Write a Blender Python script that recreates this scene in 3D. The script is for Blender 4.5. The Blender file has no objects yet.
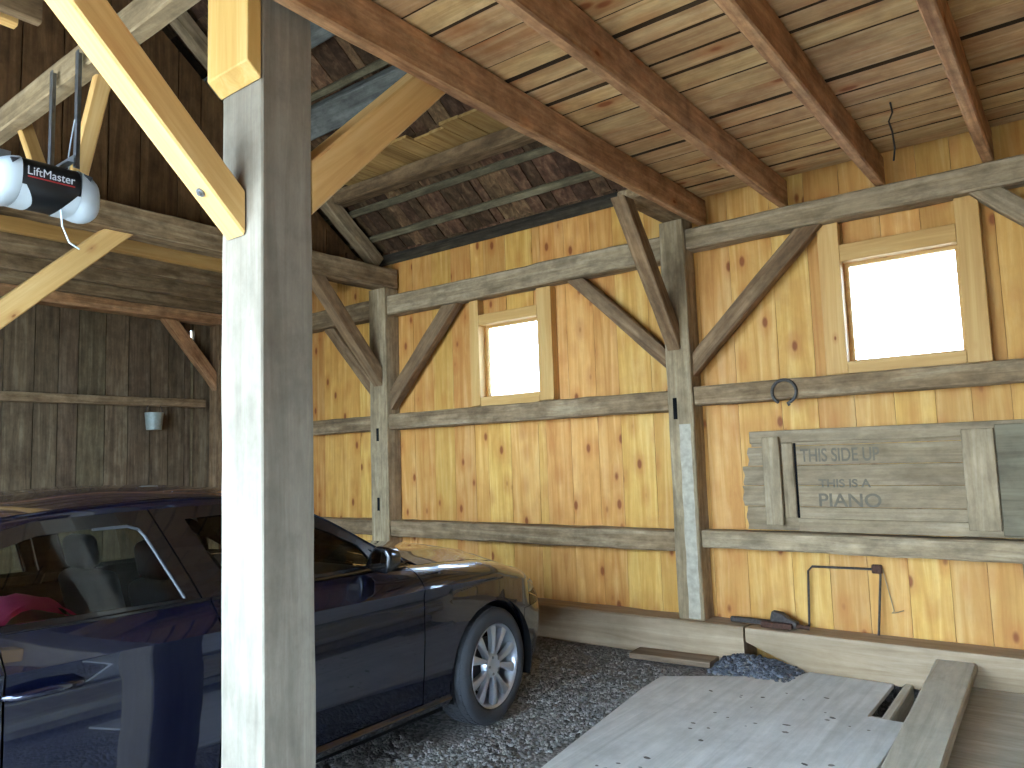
import bpy, bmesh, math, random
from mathutils import Vector, Matrix, noise
R = random.Random(7)
C = bpy.context.scene.collection
PI = math.pi

# ------------------------------------------------------------------ materials
def _new(name):
    m = bpy.data.materials.new(name); m.use_nodes = True
    nt = m.node_tree
    return m, nt, nt.nodes, nt.links, nt.nodes['Principled BSDF']

def rgb(h):
    h = h.lstrip('#')
    c = [int(h[i:i+2], 16)/255 for i in (0, 2, 4)]
    return tuple(x/12.92 if x <= .04045 else ((x+.055)/1.055)**2.4 for x in c) + (1,)

def plain(name, col, rough=.5, metal=0., coat=0., noise_amt=0., bump=0., scale=40., spec=.5):
    m, nt, N, L, b = _new(name)
    b.inputs['Base Color'].default_value = rgb(col)
    b.inputs['Roughness'].default_value = rough
    b.inputs['Metallic'].default_value = metal
    b.inputs['Coat Weight'].default_value = coat
    b.inputs['Coat Roughness'].default_value = .03
    b.inputs['Specular IOR Level'].default_value = spec
    if noise_amt or bump:
        tc = N.new('ShaderNodeTexCoord'); nz = N.new('ShaderNodeTexNoise')
        nz.inputs['Scale'].default_value = scale; nz.inputs['Detail'].default_value = 5
        L.new(tc.outputs['Object'], nz.inputs['Vector'])
        if noise_amt:
            hs = N.new('ShaderNodeHueSaturation'); hs.inputs['Color'].default_value = rgb(col)
            mr = N.new('ShaderNodeMapRange'); mr.inputs['From Min'].default_value = .3; mr.inputs['From Max'].default_value = .7
            mr.inputs['To Min'].default_value = 1-noise_amt; mr.inputs['To Max'].default_value = 1+noise_amt
            L.new(nz.outputs['Fac'], mr.inputs['Value']); L.new(mr.outputs['Result'], hs.inputs['Value'])
            L.new(hs.outputs['Color'], b.inputs['Base Color'])
        if bump:
            bp = N.new('ShaderNodeBump'); bp.inputs['Strength'].default_value = bump; bp.inputs['Distance'].default_value = .01
            L.new(nz.outputs['Fac'], bp.inputs['Height']); L.new(bp.outputs['Normal'], b.inputs['Normal'])
    return m

def wood(name, dark, mid, light, axis=0, tint=.25, knots=0., knotcol='#5a2c12', stain=0., staincol='#2a2018', rough=.75, grain=1., bump=.25, warm=0., seed=0., knotscale=2.6, mottle=0.):
    """axis: local axis that runs along the grain."""
    m, nt, N, L, b = _new(name)
    tc = N.new('ShaderNodeTexCoord'); geo = N.new('ShaderNodeNewGeometry'); oi = N.new('ShaderNodeObjectInfo')
    add = N.new('ShaderNodeMath'); add.operation = 'ADD'
    L.new(geo.outputs['Random Per Island'], add.inputs[0]); L.new(oi.outputs['Random'], add.inputs[1])
    mul = N.new('ShaderNodeMath'); mul.operation = 'MULTIPLY'; mul.inputs[1].default_value = 23.7
    L.new(add.outputs[0], mul.inputs[0])
    off = N.new('ShaderNodeVectorMath'); off.operation = 'ADD'
    L.new(tc.outputs['Object'], off.inputs[0]); L.new(mul.outputs[0], off.inputs[1])
    sc = [16., 16., 16.]; sc[axis] = .9
    mp = N.new('ShaderNodeMapping'); mp.inputs['Scale'].default_value = sc
    L.new(off.outputs[0], mp.inputs['Vector'])
    n1 = N.new('ShaderNodeTexNoise'); n1.inputs['Scale'].default_value = 1.0; n1.inputs['Detail'].default_value = 7
    n1.inputs['Roughness'].default_value = .62; n1.inputs['Distortion'].default_value = .8
    L.new(mp.outputs[0], n1.inputs['Vector'])
    rp = N.new('ShaderNodeValToRGB'); e = rp.color_ramp.elements
    e[0].position = .5-.22*grain**.5; e[0].color = rgb(dark); e[1].position = .5+.2*grain**.5; e[1].color = rgb(light)
    k = e.new(.5); k.color = rgb(mid)
    L.new(n1.outputs['Fac'], rp.inputs['Fac'])
    col = rp.outputs['Color']
    # board-to-board tint
    fr = N.new('ShaderNodeMath'); fr.operation = 'FRACT'; L.new(add.outputs[0], fr.inputs[0])
    hs = N.new('ShaderNodeHueSaturation'); L.new(col, hs.inputs['Color'])
    mr = N.new('ShaderNodeMapRange'); mr.inputs['To Min'].default_value = 1-tint; mr.inputs['To Max'].default_value = 1+tint*.7
    L.new(fr.outputs[0], mr.inputs['Value']); L.new(mr.outputs['Result'], hs.inputs['Value'])
    if warm:
        f2 = N.new('ShaderNodeMath'); f2.operation = 'MULTIPLY'; f2.inputs[1].default_value = 7.13
        L.new(add.outputs[0], f2.inputs[0])
        f3 = N.new('ShaderNodeMath'); f3.operation = 'FRACT'; L.new(f2.outputs[0], f3.inputs[0])
        m2 = N.new('ShaderNodeMapRange'); m2.inputs['To Min'].default_value = .5-warm; m2.inputs['To Max'].default_value = .5+warm
        L.new(f3.outputs[0], m2.inputs['Value']); L.new(m2.outputs['Result'], hs.inputs['Hue'])
    col = hs.outputs['Color']
    if mottle:
        nm = N.new('ShaderNodeTexNoise'); nm.inputs['Scale'].default_value = 13.; nm.inputs['Detail'].default_value = 8; nm.inputs['Roughness'].default_value = .7
        mpm = N.new('ShaderNodeMapping'); scm = [1., 1., 1.]; scm[axis] = .45; mpm.inputs['Scale'].default_value = scm
        L.new(off.outputs[0], mpm.inputs['Vector']); L.new(mpm.outputs[0], nm.inputs['Vector'])
        mm_ = N.new('ShaderNodeMapRange'); mm_.inputs['From Min'].default_value = .35; mm_.inputs['From Max'].default_value = .65
        mm_.inputs['To Min'].default_value = 1-mottle; mm_.inputs['To Max'].default_value = 1+mottle*.6
        L.new(nm.outputs['Fac'], mm_.inputs['Value'])
        hm = N.new('ShaderNodeHueSaturation'); L.new(col, hm.inputs['Color']); L.new(mm_.outputs['Result'], hm.inputs['Value']); col = hm.outputs['Color']
    if stain:
        n2 = N.new('ShaderNodeTexNoise'); n2.inputs['Scale'].default_value = 3.1; n2.inputs['Detail'].default_value = 6
        n2.inputs['Roughness'].default_value = .65
        L.new(off.outputs[0], n2.inputs['Vector'])
        m3 = N.new('ShaderNodeMapRange'); m3.inputs['From Min'].default_value = .48; m3.inputs['From Max'].default_value = .72
        m3.inputs['To Max'].default_value = stain
        L.new(n2.outputs['Fac'], m3.inputs['Value'])
        mx = N.new('ShaderNodeMix'); mx.data_type = 'RGBA'
        L.new(m3.outputs['Result'], mx.inputs['Factor']); L.new(col, mx.inputs['A']); mx.inputs['B'].default_value = rgb(staincol)
        col = mx.outputs['Result']
    if knots:
        ks = [knotscale*2]*3; ks[axis] = knotscale
        mk = N.new('ShaderNodeMapping'); mk.inputs['Scale'].default_value = ks
        L.new(off.outputs[0], mk.inputs['Vector'])
        vo = N.new('ShaderNodeTexVoronoi'); vo.inputs['Scale'].default_value = 1.; L.new(mk.outputs[0], vo.inputs['Vector'])
        m4 = N.new('ShaderNodeMapRange'); m4.interpolation_type = 'SMOOTHSTEP'
        m4.inputs['From Min'].default_value = .07*knots; m4.inputs['From Max'].default_value = .15*knots
        m4.inputs['To Min'].default_value = .9; m4.inputs['To Max'].default_value = 0
        L.new(vo.outputs['Distance'], m4.inputs['Value'])
        mx = N.new('ShaderNodeMix'); mx.data_type = 'RGBA'
        L.new(m4.outputs['Result'], mx.inputs['Factor']); L.new(col, mx.inputs['A']); mx.inputs['B'].default_value = rgb(knotcol)
        col = mx.outputs['Result']
        # faint ring round each knot
        m5 = N.new('ShaderNodeMapRange'); m5.interpolation_type = 'SMOOTHSTEP'
        m5.inputs['From Min'].default_value = .1*knots; m5.inputs['From Max'].default_value = .42*knots
        m5.inputs['To Min'].default_value = .38; m5.inputs['To Max'].default_value = 0
        L.new(vo.outputs['Distance'], m5.inputs['Value'])
        mx = N.new('ShaderNodeMix'); mx.data_type = 'RGBA'
        L.new(m5.outputs['Result'], mx.inputs['Factor']); L.new(col, mx.inputs['A']); mx.inputs['B'].default_value = rgb('#a85a22')
        col = mx.outputs['Result']
    L.new(col, b.inputs['Base Color'])
    b.inputs['Roughness'].default_value = rough
    b.inputs['Specular IOR Level'].default_value = .25
    if bump:
        bp = N.new('ShaderNodeBump'); bp.inputs['Strength'].default_value = bump; bp.inputs['Distance'].default_value = .006
        L.new(n1.outputs['Fac'], bp.inputs['Height']); L.new(bp.outputs['Normal'], b.inputs['Normal'])
    return m

def glass(name, tint='#ffffff', rough=0.0):
    m, nt, N, L, b = _new(name)
    N.remove(b)
    out = N['Material Output']
    tr = N.new('ShaderNodeBsdfTransparent'); tr.inputs['Color'].default_value = rgb(tint)
    gl = N.new('ShaderNodeBsdfGlossy'); gl.inputs['Roughness'].default_value = rough
    fr = N.new('ShaderNodeFresnel'); fr.inputs['IOR'].default_value = 1.5
    mx = N.new('ShaderNodeMixShader')
    L.new(fr.outputs[0], mx.inputs[0]); L.new(tr.outputs[0], mx.inputs[1]); L.new(gl.outputs[0], mx.inputs[2])
    L.new(mx.outputs[0], out.inputs['Surface'])
    return m

M = {}
M['pine_wall'] = wood('pine_wall', '#ba7f3a', '#ce984e', '#deb06c', axis=2, tint=.13, knots=1.2, knotscale=3.4, knotcol='#5e2c10', warm=.008, rough=.6, bump=.1, stain=.35, staincol='#b0703a', mottle=0.07)
M['pine'] = wood('new_pine', '#c9985a', '#d8ad6c', '#e3bf82', axis=0, tint=.06, knots=.5, rough=.6, bump=.08)
M['pine_stud'] = wood('pine_stud', '#b98a4c', '#c99c5c', '#d6ad70', axis=0, tint=.05, knots=.35, rough=.6, bump=.08)
M['girt'] = wood('old_girt', '#6c563b', '#907657', '#aa9474', axis=0, tint=.12, stain=.6, staincol='#4c3922', rough=.9, bump=.5, mottle=0.4)
M['girt_gray'] = wood('gray_girt', '#7f6a4e', '#9e886a', '#b7a182', axis=0, tint=.06, stain=.6, staincol='#574a36', rough=.9, bump=.45, mottle=0.35)
M['post_old'] = wood('old_post', '#7a664a', '#9e8868', '#b5a080', axis=0, tint=.05, stain=.5, staincol='#57493a', rough=.9, bump=.45, mottle=0.3)
M['post_near'] = wood('near_post', '#7d7263', '#8b8171', '#9b9181', axis=0, tint=.03, stain=.4, staincol='#4c4236', rough=.85, bump=.25, mottle=.14)
M['brace_old'] = wood('old_brace', '#644a31', '#86694b', '#9d8162', axis=0, tint=.12, stain=.4, staincol='#4a3624', rough=.9, bump=.45, mottle=0.35)
M['joist'] = wood('old_joist', '#926443', '#b8885e', '#cea479', axis=0, tint=.08, stain=.6, staincol='#5e3720', knots=.5, knotcol='#4a2814', rough=.8, bump=.3, mottle=0.4)
M['loft_plank'] = wood('loft_plank', '#a77c50', '#c09a6a', '#d4b385', axis=0, tint=.16, stain=.65, staincol='#80522f', knots=1.1, knotcol='#5a3018', warm=.007, rough=.8, bump=.2, mottle=0.2)
M['gray_board'] = wood('gray_board', '#4f4130', '#6e5d45', '#84755c', axis=2, tint=.26, stain=.6, staincol='#3c2d1e', warm=.012, rough=.9, bump=.4, mottle=0.3)
M['brown_board'] = wood('brown_board', '#4b331e', '#684a2d', '#7e5e3c', axis=2, tint=.22, stain=.5, staincol='#33220f', rough=.9, bump=.3, mottle=0.3)
M['roof_dark'] = wood('roof_dark', '#2b241c', '#413a30', '#59503f', axis=0, tint=.15, stain=.5, staincol='#1d1711', rough=.9, bump=.4, mottle=0.4)
M['brown_edge'] = wood('plank_gap_shade', '#2c1f13', '#3c2b1a', '#4a3723', axis=0, tint=.15, rough=.95)  # dark brown paints the shade of the gaps onto the plank edges
M['batten'] = wood('roof_batten', '#4a4232', '#665c46', '#80755c', axis=0, tint=.12, stain=.4, staincol='#332c20', rough=.9, bump=.3, mottle=0.4)
M['purlin'] = wood('roof_purlin', '#5f4a34', '#7c6448', '#94795a', axis=0, tint=.08, stain=.5, staincol='#3c2d1e', rough=.9, bump=.4, mottle=0.4)
M['purlin_gray'] = wood('gray_purlin', '#54544e', '#6c6d68', '#83847e', axis=0, tint=.08, stain=.4, staincol='#3c3a36', rough=.9, bump=.4, mottle=0.35)
M['shingle'] = wood('wood_shingle', '#422e1f', '#634832', '#82664b', axis=1, tint=.55, stain=.35, staincol='#221811', warm=.012, rough=.9, bump=.3, mottle=0.4)
M['crate'] = wood('crate_board', '#806c50', '#998467', '#ac977a', axis=0, tint=.1, stain=.4, staincol='#6e5a44', rough=.9, bump=.3, mottle=0.25)
M['crate_v'] = wood('crate_cleat', '#826f54', '#9d886a', '#b09b7d', axis=2, tint=.08, stain=.35, staincol='#5c5240', rough=.9, bump=.3, mottle=0.25)
M['sill'] = wood('sill_wood', '#8f795d', '#a68e71', '#b8a184', axis=0, tint=.04, stain=.35, staincol='#8d7252', rough=.85, bump=.25, mottle=0.12)
M['sheet'] = wood('floor_sheet', '#bdbbb4', '#d0cec8', '#dddbd6', axis=1, tint=.04, stain=.35, staincol='#98968c', rough=.75, bump=.12, mottle=0.1)
M['plank'] = wood('floor_plank', '#a39a86', '#bdb4a0', '#ccc5b2', axis=0, tint=.05, stain=.3, staincol='#8a8270', rough=.75, bump=.15, mottle=0.12)
M['plank_dark'] = wood('floor_joist', '#6a5643', '#8a745c', '#9d8770', axis=0, tint=.05, stain=.3, staincol='#4c3c2c', rough=.85, bump=.2)
M['iron'] = plain('rusty_iron', '#4a423d', .7, .5, noise_amt=.4, bump=.4, scale=60)
M['rust'] = plain('brown_rust', '#4a2e20', .85, .1, noise_amt=.4, bump=.3, scale=60)
M['steel'] = plain('galvanised_steel', '#8d9196', .4, .8, noise_amt=.15, scale=30)
M['string'] = plain('pale_string', '#a08c6a', .9)
M['wire'] = plain('dark_wire', '#241c16', .7)
M['white_plastic'] = plain('white_plastic', '#bcc5ca', .35)
M['black_plastic'] = plain('black_plastic', '#131314', .45)
M['gray_plastic'] = plain('gray_plastic', '#3a3d42', .5)
M['print_white'] = plain('white_print', '#c9cdd0', .5)
M['print_red'] = plain('red_print', '#a02a2c', .5)
M['stencil'] = plain('faded_stencil_ink', '#6d6250', .9, noise_amt=.15, scale=30)
M['whitewash'] = plain('whitewash', '#aca08b', .9, noise_amt=.2, bump=.3, scale=25)
M['cup'] = plain('pale_metal_cup', '#9aa29a', .5, .3, noise_amt=.1)
M['concrete'] = plain('outside_gravel', '#a39d92', .95, noise_amt=.3, scale=20)
# car
M['paint'] = plain('navy_car_paint', '#0a1128', .26, .6, coat=1.)
M['trim_black'] = plain('gloss_black_trim', '#0b0b0d', .25, 0, coat=.5)
M['rubber'] = plain('tyre_rubber', '#36373a', .8, bump=.2, scale=80)
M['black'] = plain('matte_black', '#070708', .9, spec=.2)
M['alloy'] = plain('silver_alloy', '#c3c7cf', .3, .75)
M['disc'] = plain('brake_steel', '#55565a', .4, .9)
M['chrome'] = plain('chrome', '#d4d8dd', .12, 1.)
M['mirror'] = plain('mirror_glass', '#e6eaee', .02, 1.)
M['seat'] = plain('gray_leather', '#5d6066', .5, noise_amt=.06)
M['dash'] = plain('dashboard_plastic', '#1b1c1e', .6)
M['pink'] = plain('pink_fabric', '#ff4f9a', .7)
M['cream'] = plain('cream_fabric', '#b9b09c', .8)
M['autoglass'] = glass('car_glass', '#d4dcd6')
M['lamp_glass'] = glass('lamp_glass', '#f4f8ff')
M['pane'] = glass('window_glass', '#fafcff')

def gravel_mat(name, base):
    m, nt, N, L, b = _new(name)
    tc = N.new('ShaderNodeTexCoord'); geo = N.new('ShaderNodeNewGeometry')
    vo = N.new('ShaderNodeTexVoronoi'); vo.inputs['Scale'].default_value = 55
    L.new(tc.outputs['Object'], vo.inputs['Vector'])
    nz = N.new('ShaderNodeTexNoise'); nz.inputs['Scale'].default_value = 1.6; nz.inputs['Detail'].default_value = 4
    L.new(tc.outputs['Object'], nz.inputs['Vector'])
    sep = N.new('ShaderNodeSeparateColor'); L.new(vo.outputs['Color'], sep.inputs[0])
    a = N.new('ShaderNodeMath'); a.operation = 'MULTIPLY_ADD'; a.inputs[1].default_value = .6
    L.new(sep.outputs[0], a.inputs[0]); 
    c2 = N.new('ShaderNodeMath'); c2.operation = 'MULTIPLY'; c2.inputs[1].default_value = .5
    L.new(nz.outputs['Fac'], c2.inputs[0]); L.new(c2.outputs[0], a.inputs[2])
    rp = N.new('ShaderNodeValToRGB'); e = rp.color_ramp.elements
    e[0].position = .15; e[0].color = rgb(base[0]); e[1].position = .85; e[1].color = rgb(base[2]); k = e.new(.5); k.color = rgb(base[1])
    L.new(a.outputs[0], rp.inputs['Fac']); L.new(rp.outputs['Color'], b.inputs['Base Color'])
    b.inputs['Roughness'].default_value = .9
    bp = N.new('ShaderNodeBump'); bp.inputs['Strength'].default_value = .8; bp.inputs['Distance'].default_value = .012
    L.new(vo.outputs['Distance'], bp.inputs['Height']); bp.invert = True
    L.new(bp.outputs['Normal'], b.inputs['Normal'])
    return m
M['gravel'] = gravel_mat('gravel', ('#4c4a47', '#77736e', '#a09c96'))
def pebble_mat(name, c0, c1, c2):
    m, nt, N, L, b = _new(name)
    geo = N.new('ShaderNodeNewGeometry'); rp = N.new('ShaderNodeValToRGB'); e = rp.color_ramp.elements
    e[0].color = rgb(c0); e[1].color = rgb(c2); k = e.new(.5); k.color = rgb(c1)
    L.new(geo.outputs['Random Per Island'], rp.inputs['Fac']); L.new(rp.outputs['Color'], b.inputs['Base Color'])
    b.inputs['Roughness'].default_value = .85
    return m
M['pebble'] = pebble_mat('pebble', '#55534f', '#7a7772', '#a09c96')
M['debris'] = pebble_mat('debris', '#4a463f', '#6b655b', '#8a847a')
M['pebble_dark'] = pebble_mat('dark_pebble', '#33343a', '#4b4d54', '#6d7078')

# ------------------------------------------------------------------ mesh helpers
class MB:
    def __init__(s): s.v = []; s.f = []
    def add(s, vs, fs):
        o = len(s.v); s.v += [tuple(v) for v in vs]; s.f += [tuple(i+o for i in f) for f in fs]; return s
    def box(s, a, b):
        x0, y0, z0 = a; x1, y1, z1 = b
        return s.add([(x0,y0,z0),(x1,y0,z0),(x1,y1,z0),(x0,y1,z0),(x0,y0,z1),(x1,y0,z1),(x1,y1,z1),(x0,y1,z1)],
                     [(3,2,1,0),(4,5,6,7),(0,1,5,4),(1,2,6,5),(2,3,7,6),(3,0,4,7)])
    def prism(s, poly, axis, t0, t1):
        """poly in the two other axes (in x,y,z order); extruded along axis."""
        def pt(p, t):
            q = list(p); q.insert(axis, t); return q
        n = len(poly)
        return s.add([pt(p, t0) for p in poly]+[pt(p, t1) for p in poly],
                     [tuple(range(n))[::-1], tuple(range(n, 2*n))]+[(i, (i+1)%n, n+(i+1)%n, n+i) for i in range(n)])
    def grid(s, rows, close=False):
        n = len(rows[0]); vs = [p for r in rows for p in r]; fs = []
        for i in range(len(rows)-1):
            for j in range(n-1 if not close else n):
                fs.append((i*n+j, i*n+(j+1)%n, (i+1)*n+(j+1)%n, (i+1)*n+j))
        return s.add(vs, fs)
    def tube(s, pts, r, n=8, cap=True, closed=False):
        pts = [Vector(p) for p in pts]; rows = []
        up = Vector((0, 0, 1)); prev = None
        for i, p in enumerate(pts):
            if closed: d = pts[(i+1)%len(pts)]-pts[i-1]
            else: d = pts[min(i+1, len(pts)-1)]-pts[max(i-1, 0)]
            d.normalize()
            a = prev if prev is not None else (up if abs(d.z) < .9 else Vector((1, 0, 0)))
            u = (a-d*a.dot(d)); u.normalize(); w = d.cross(u); prev = u
            rr = r[i] if isinstance(r, (list, tuple)) else r
            rows.append([p+(u*math.cos(2*PI*k/n)+w*math.sin(2*PI*k/n))*rr for k in range(n)])
        if closed: rows.append(rows[0])
        o = len(s.v); s.grid(rows, True)
        if cap and not closed:
            s.f.append(tuple(o+k for k in range(n))[::-1]); m = o+(len(rows)-1)*n; s.f.append(tuple(m+k for k in range(n)))
        return s
    def lathe(s, prof, axis=0, n=48, c=(0, 0, 0)):
        """prof: list of (a, r): position along axis, radius."""
        rows = []
        for a, r in prof:
            row = []
            for k in range(n):
                t = 2*PI*k/n; q = [r*math.cos(t), r*math.sin(t)]; q.insert(axis, a)
                row.append((q[0]+c[0], q[1]+c[1], q[2]+c[2]))
            rows.append(row)
        return s.grid(rows, True)
    def xf(s, mat):
        s.v = [tuple(mat @ Vector(v)) for v in s.v]; return s
    def mesh(s, name):
        me = bpy.data.meshes.new(name); me.from_pydata(s.v, [], s.f); me.update(); return me

def fix_normals(me):
    bm = bmesh.new(); bm.from_mesh(me)
    bmesh.ops.recalc_face_normals(bm, faces=bm.faces); bm.to_mesh(me); bm.free()

def obj(name, mb, mat, parent=None, smooth=None, loc=None, normals=True):
    me = mb.mesh(name) if isinstance(mb, MB) else mb
    if normals: fix_normals(me)
    if mat is not None: me.materials.append(mat)
    if smooth:
        for p in me.polygons: p.use_smooth = True
        me.set_sharp_from_angle(angle=math.radians(smooth))
    o = bpy.data.objects.new(name, me); C.objects.link(o)
    if parent: o.parent = parent
    if loc: o.location = loc
    return o

def tag(o, label, cat, group=None, kind=None):
    o['label'] = label; o['category'] = cat
    if group: o['group'] = group
    if kind: o['kind'] = kind
    return o

def struct(o, label=None, cat=None):
    o['kind'] = 'structure'
    if label: o['label'] = label
    if cat: o['category'] = cat
    return o

def empty(name, label, cat, loc=(0, 0, 0), group=None):
    o = bpy.data.objects.new(name, None); C.objects.link(o); o.location = loc
    o.empty_display_size = .1
    return tag(o, label, cat, group)

def bevel(me, w, seg=2):
    bm = bmesh.new(); bm.from_mesh(me)
    bmesh.ops.recalc_face_normals(bm, faces=bm.faces)
    bmesh.ops.bevel(bm, geom=list(bm.edges), offset=w, segments=seg, profile=.5, affect='EDGES')
    bm.to_mesh(me); bm.free(); return me

def rbox(a, b, w=.01, seg=2, name='box'):
    return bevel(MB().box(a, b).mesh(name), w, seg)

def timber_mesh(name, L, w, h, chamfer=.008, jit=.004, seg=.14, seed=0, cut0=0., cut1=0.):
    """timber along local +X from 0..L, width w on Y, height h on Z; cut0/cut1 slide the end along x per unit of z."""
    rr = random.Random(seed); n = max(2, int(L/seg)); rows = []
    sx, sz = rr.uniform(0, 50), rr.uniform(0, 50)
    for i in range(n+1):
        x = L*i/n; row = []
        hw, hh = w/2, h/2; c = chamfer
        prof = [(-hw+c,-hh),(0,-hh),(hw-c,-hh),(hw,-hh+c),(hw,0),(hw,hh-c),(hw-c,hh),(0,hh),(-hw+c,hh),(-hw,hh-c),(-hw,0),(-hw,-hh+c)]
        wob = (noise.noise(Vector((x*.7+sx, 0, 0)))*jit*1.5, noise.noise(Vector((x*.7+sz, 9, 0)))*jit*1.5)
        for k, (y, z) in enumerate(prof):
            d = noise.noise(Vector((x*5+sx, y*9+sz, z*9)))*jit
            s = 1+d/max(w, h)*2
            t = i/n
            xx = x+(cut0*z if i == 0 else 0)+(cut1*z if i == n else 0)
            row.append((xx, y*s+wob[0], z*s+wob[1]))
        rows.append(row)
    mb = MB().grid(rows, True); m = len(prof)
    mb.f.append(tuple(range(m))[::-1]); mb.f.append(tuple(n*m+k for k in range(m)))
    return mb.mesh(name)

_seed = [0]
def timber(name, p0, p1, w, h, mat, label=None, cat='beam', group=None, up=(0, 0, 1), chamfer=.008, jit=.004, cut0=0., cut1=0., parent=None):
    p0 = Vector(p0); p1 = Vector(p1); d = p1-p0; L = d.length; x = d.normalized()
    z = Vector(up); z = (z-x*z.dot(x)).normalized(); y = z.cross(x)
    _seed[0] += 1
    me = timber_mesh(name, L, w, h, chamfer, jit, seed=_seed[0], cut0=cut0, cut1=cut1)
    o = obj(name, me, mat, parent, smooth=35)
    mt = Matrix((x, y, z)).transposed().to_4x4(); mt.translation = p0
    o.matrix_world = mt
    if parent: o.matrix_basis = parent.matrix_world.inverted() @ mt if False else mt
    if label: tag(o, label, cat, group)
    return o

def text_mesh(body, size, depth=.0008, bold=0.):
    cu = bpy.data.curves.new('lettering', 'FONT'); cu.body = body; cu.size = size; cu.extrude = depth; cu.offset = bold
    cu.align_x = 'LEFT'
    t = bpy.data.objects.new('lettering_tmp', cu); C.objects.link(t)
    dg = bpy.context.evaluated_depsgraph_get()
    me = bpy.data.meshes.new_from_object(t.evaluated_get(dg)); bpy.data.objects.remove(t); bpy.data.curves.remove(cu)
    return me

# ------------------------------------------------------------------ camera
f_px = 753.0
yaw, pit, rol = (math.radians(a) for a in (37.5, 5.5, -1.86))
F = Vector((-math.sin(yaw)*math.cos(pit), math.cos(yaw)*math.cos(pit), math.sin(pit)))
R0 = Vector((math.cos(yaw), math.sin(yaw), 0)); U0 = R0.cross(F)
Rv = R0*math.cos(rol)+U0*math.sin(rol); Uv = -R0*math.sin(rol)+U0*math.cos(rol)
cd = bpy.data.cameras.new('camera'); cam = bpy.data.objects.new('camera', cd); C.objects.link(cam)
mt = Matrix((Rv, Uv, -F)).transposed().to_4x4(); mt.translation = (0, 0, 1.5)
cam.matrix_world = mt
cd.sensor_width = 36; cd.lens = 36*f_px/1024; cd.clip_start = .05
bpy.context.scene.camera = cam

# ------------------------------------------------------------------ shell
YW = 5.44                                   # inner face of the pine boards
XB = -8.85                                  # inner face of the weathered back wall
FYD = -1.3
FX0, FX1, FY0, FY1 = -9.1, 4.1, -1.4, 5.75  # building outline
W1 = (-4.475, -3.815, 2.0, 2.735); W2 = (-1.262, -.582, 2.02, 2.745)
def roof_z(y): return 7.818-.78*y if y > 1.6 else 7.818-.78*1.6-.78*(1.6-y)

def boards_wall(plane, x0, x1, z0, ztop, holes=(), wmin=.2, wmax=.3, gap=.003, thick=.022, seed=1, normal=-1, axis=1, back=True):
    """vertical boards on a plane of constant y (axis=1) or constant x (axis=0); z range z0..ztop(u)."""
    rr = random.Random(seed); mb = MB(); x = x0
    cuts = sorted([h[0] for h in holes]+[h[1] for h in holes])
    while x < x1-.01:
        w = rr.uniform(wmin, wmax); e = min(x+w, x1)
        for c in cuts:
            if x+.03 < c < e+.03: e = c; break
        a, b = x+gap/2, e-gap/2
        segs = [(z0, None)]
        for h in holes:
            if a > h[0]-.02 and b < h[1]+.02: segs = [(z0, h[2]), (h[3], None)]
        d = rr.uniform(0, .004)
        for s0, s1 in segs:
            ta = ztop(a) if s1 is None else s1; tb = ztop(b) if s1 is None else s1
            y0, y1 = plane+normal*(-d), plane-normal*thick
            q = [(a, s0), (b, s0), (b, tb), (a, ta)]
            mb.prism(q, axis, y0, y1)
        x = e
    if back:
        y0, y1 = plane-normal*(thick+.001), plane-normal*(thick+.05)
        xs = [x0]+cuts+[x1]
        for i in range(len(xs)-1):
            a, b = xs[i], xs[i+1]; segs = [(z0, None)]
            for h in holes:
                if a >= h[0]-.001 and b <= h[1]+.001: segs = [(z0, h[2]), (h[3], None)]
            for s0, s1 in segs:
                mb.prism([(a, s0), (b, s0), (b, ztop(b) if s1 is None else s1), (a, ztop(a) if s1 is None else s1)], axis, y0, y1)
    return mb

o = obj('wall_right', boards_wall(YW, XB, 4.0, -.02, lambda x: 3.62, (W1, W2), .2, .32, seed=4), M['pine_wall'])
struct(o, 'new pine board wall with two small windows', 'wall')
slit = (4.96, 5.0, 3.05, 3.21)
o = obj('wall_back', boards_wall(XB, FY0, YW, -.02, lambda y: roof_z(y)-.1, (slit,), .2, .3, gap=.01, seed=9, normal=1, axis=0), M['gray_board'])
struct(o, 'weathered gray-brown vertical board wall at the back', 'wall')
o = obj('wall_far', boards_wall(4.0, FY0, YW, -.02, lambda y: roof_z(y)-.1, (), .2, .3, seed=12, normal=-1, axis=0), M['gray_board'])
struct(o)
doors = ((-5.5, -1.75, -.03, 3.14), (-1.55, .35, -.03, 1.8))  # low second opening is added out of view to light car side and wheel
o = obj('wall_front', boards_wall(FYD, FX0, 4.0, -.02, lambda x: roof_z(FYD)-.1, doors, .2, .3, seed=15, normal=1, axis=1), M['gray_board'])
struct(o)

# floor: gravel
mb = MB(); nx, ny = 132, 72
rows = []
for i in range(nx+1):
    x = FX0+(FX1-FX0)*i/nx
    rows.append([(x, FY0+(FY1-FY0)*j/ny, .012*noise.noise(Vector((x*3, (FY0+(FY1-FY0)*j/ny)*3, 0)))-.004-(.16 if -1.25 < x < -.6 and 4.25 < FY0+(FY1-FY0)*j/ny < 5.3 else 0)) for j in range(ny+1)])
mb.grid(rows)
struct(obj('floor', mb, M['gravel'], smooth=60), 'gray gravel floor', 'floor')
mb = MB().box((-40, -45, -.2), (40, FY0+.05, -.03)); mb.box((-40, FY1, -.2), (40, 45, -.03))
mb.box((-40, FY0, -.2), (FX0, FY1, -.03)).box((FX1, FY0, -.2), (40, FY1, -.03))
struct(obj('ground', mb, M['concrete']))

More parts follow.
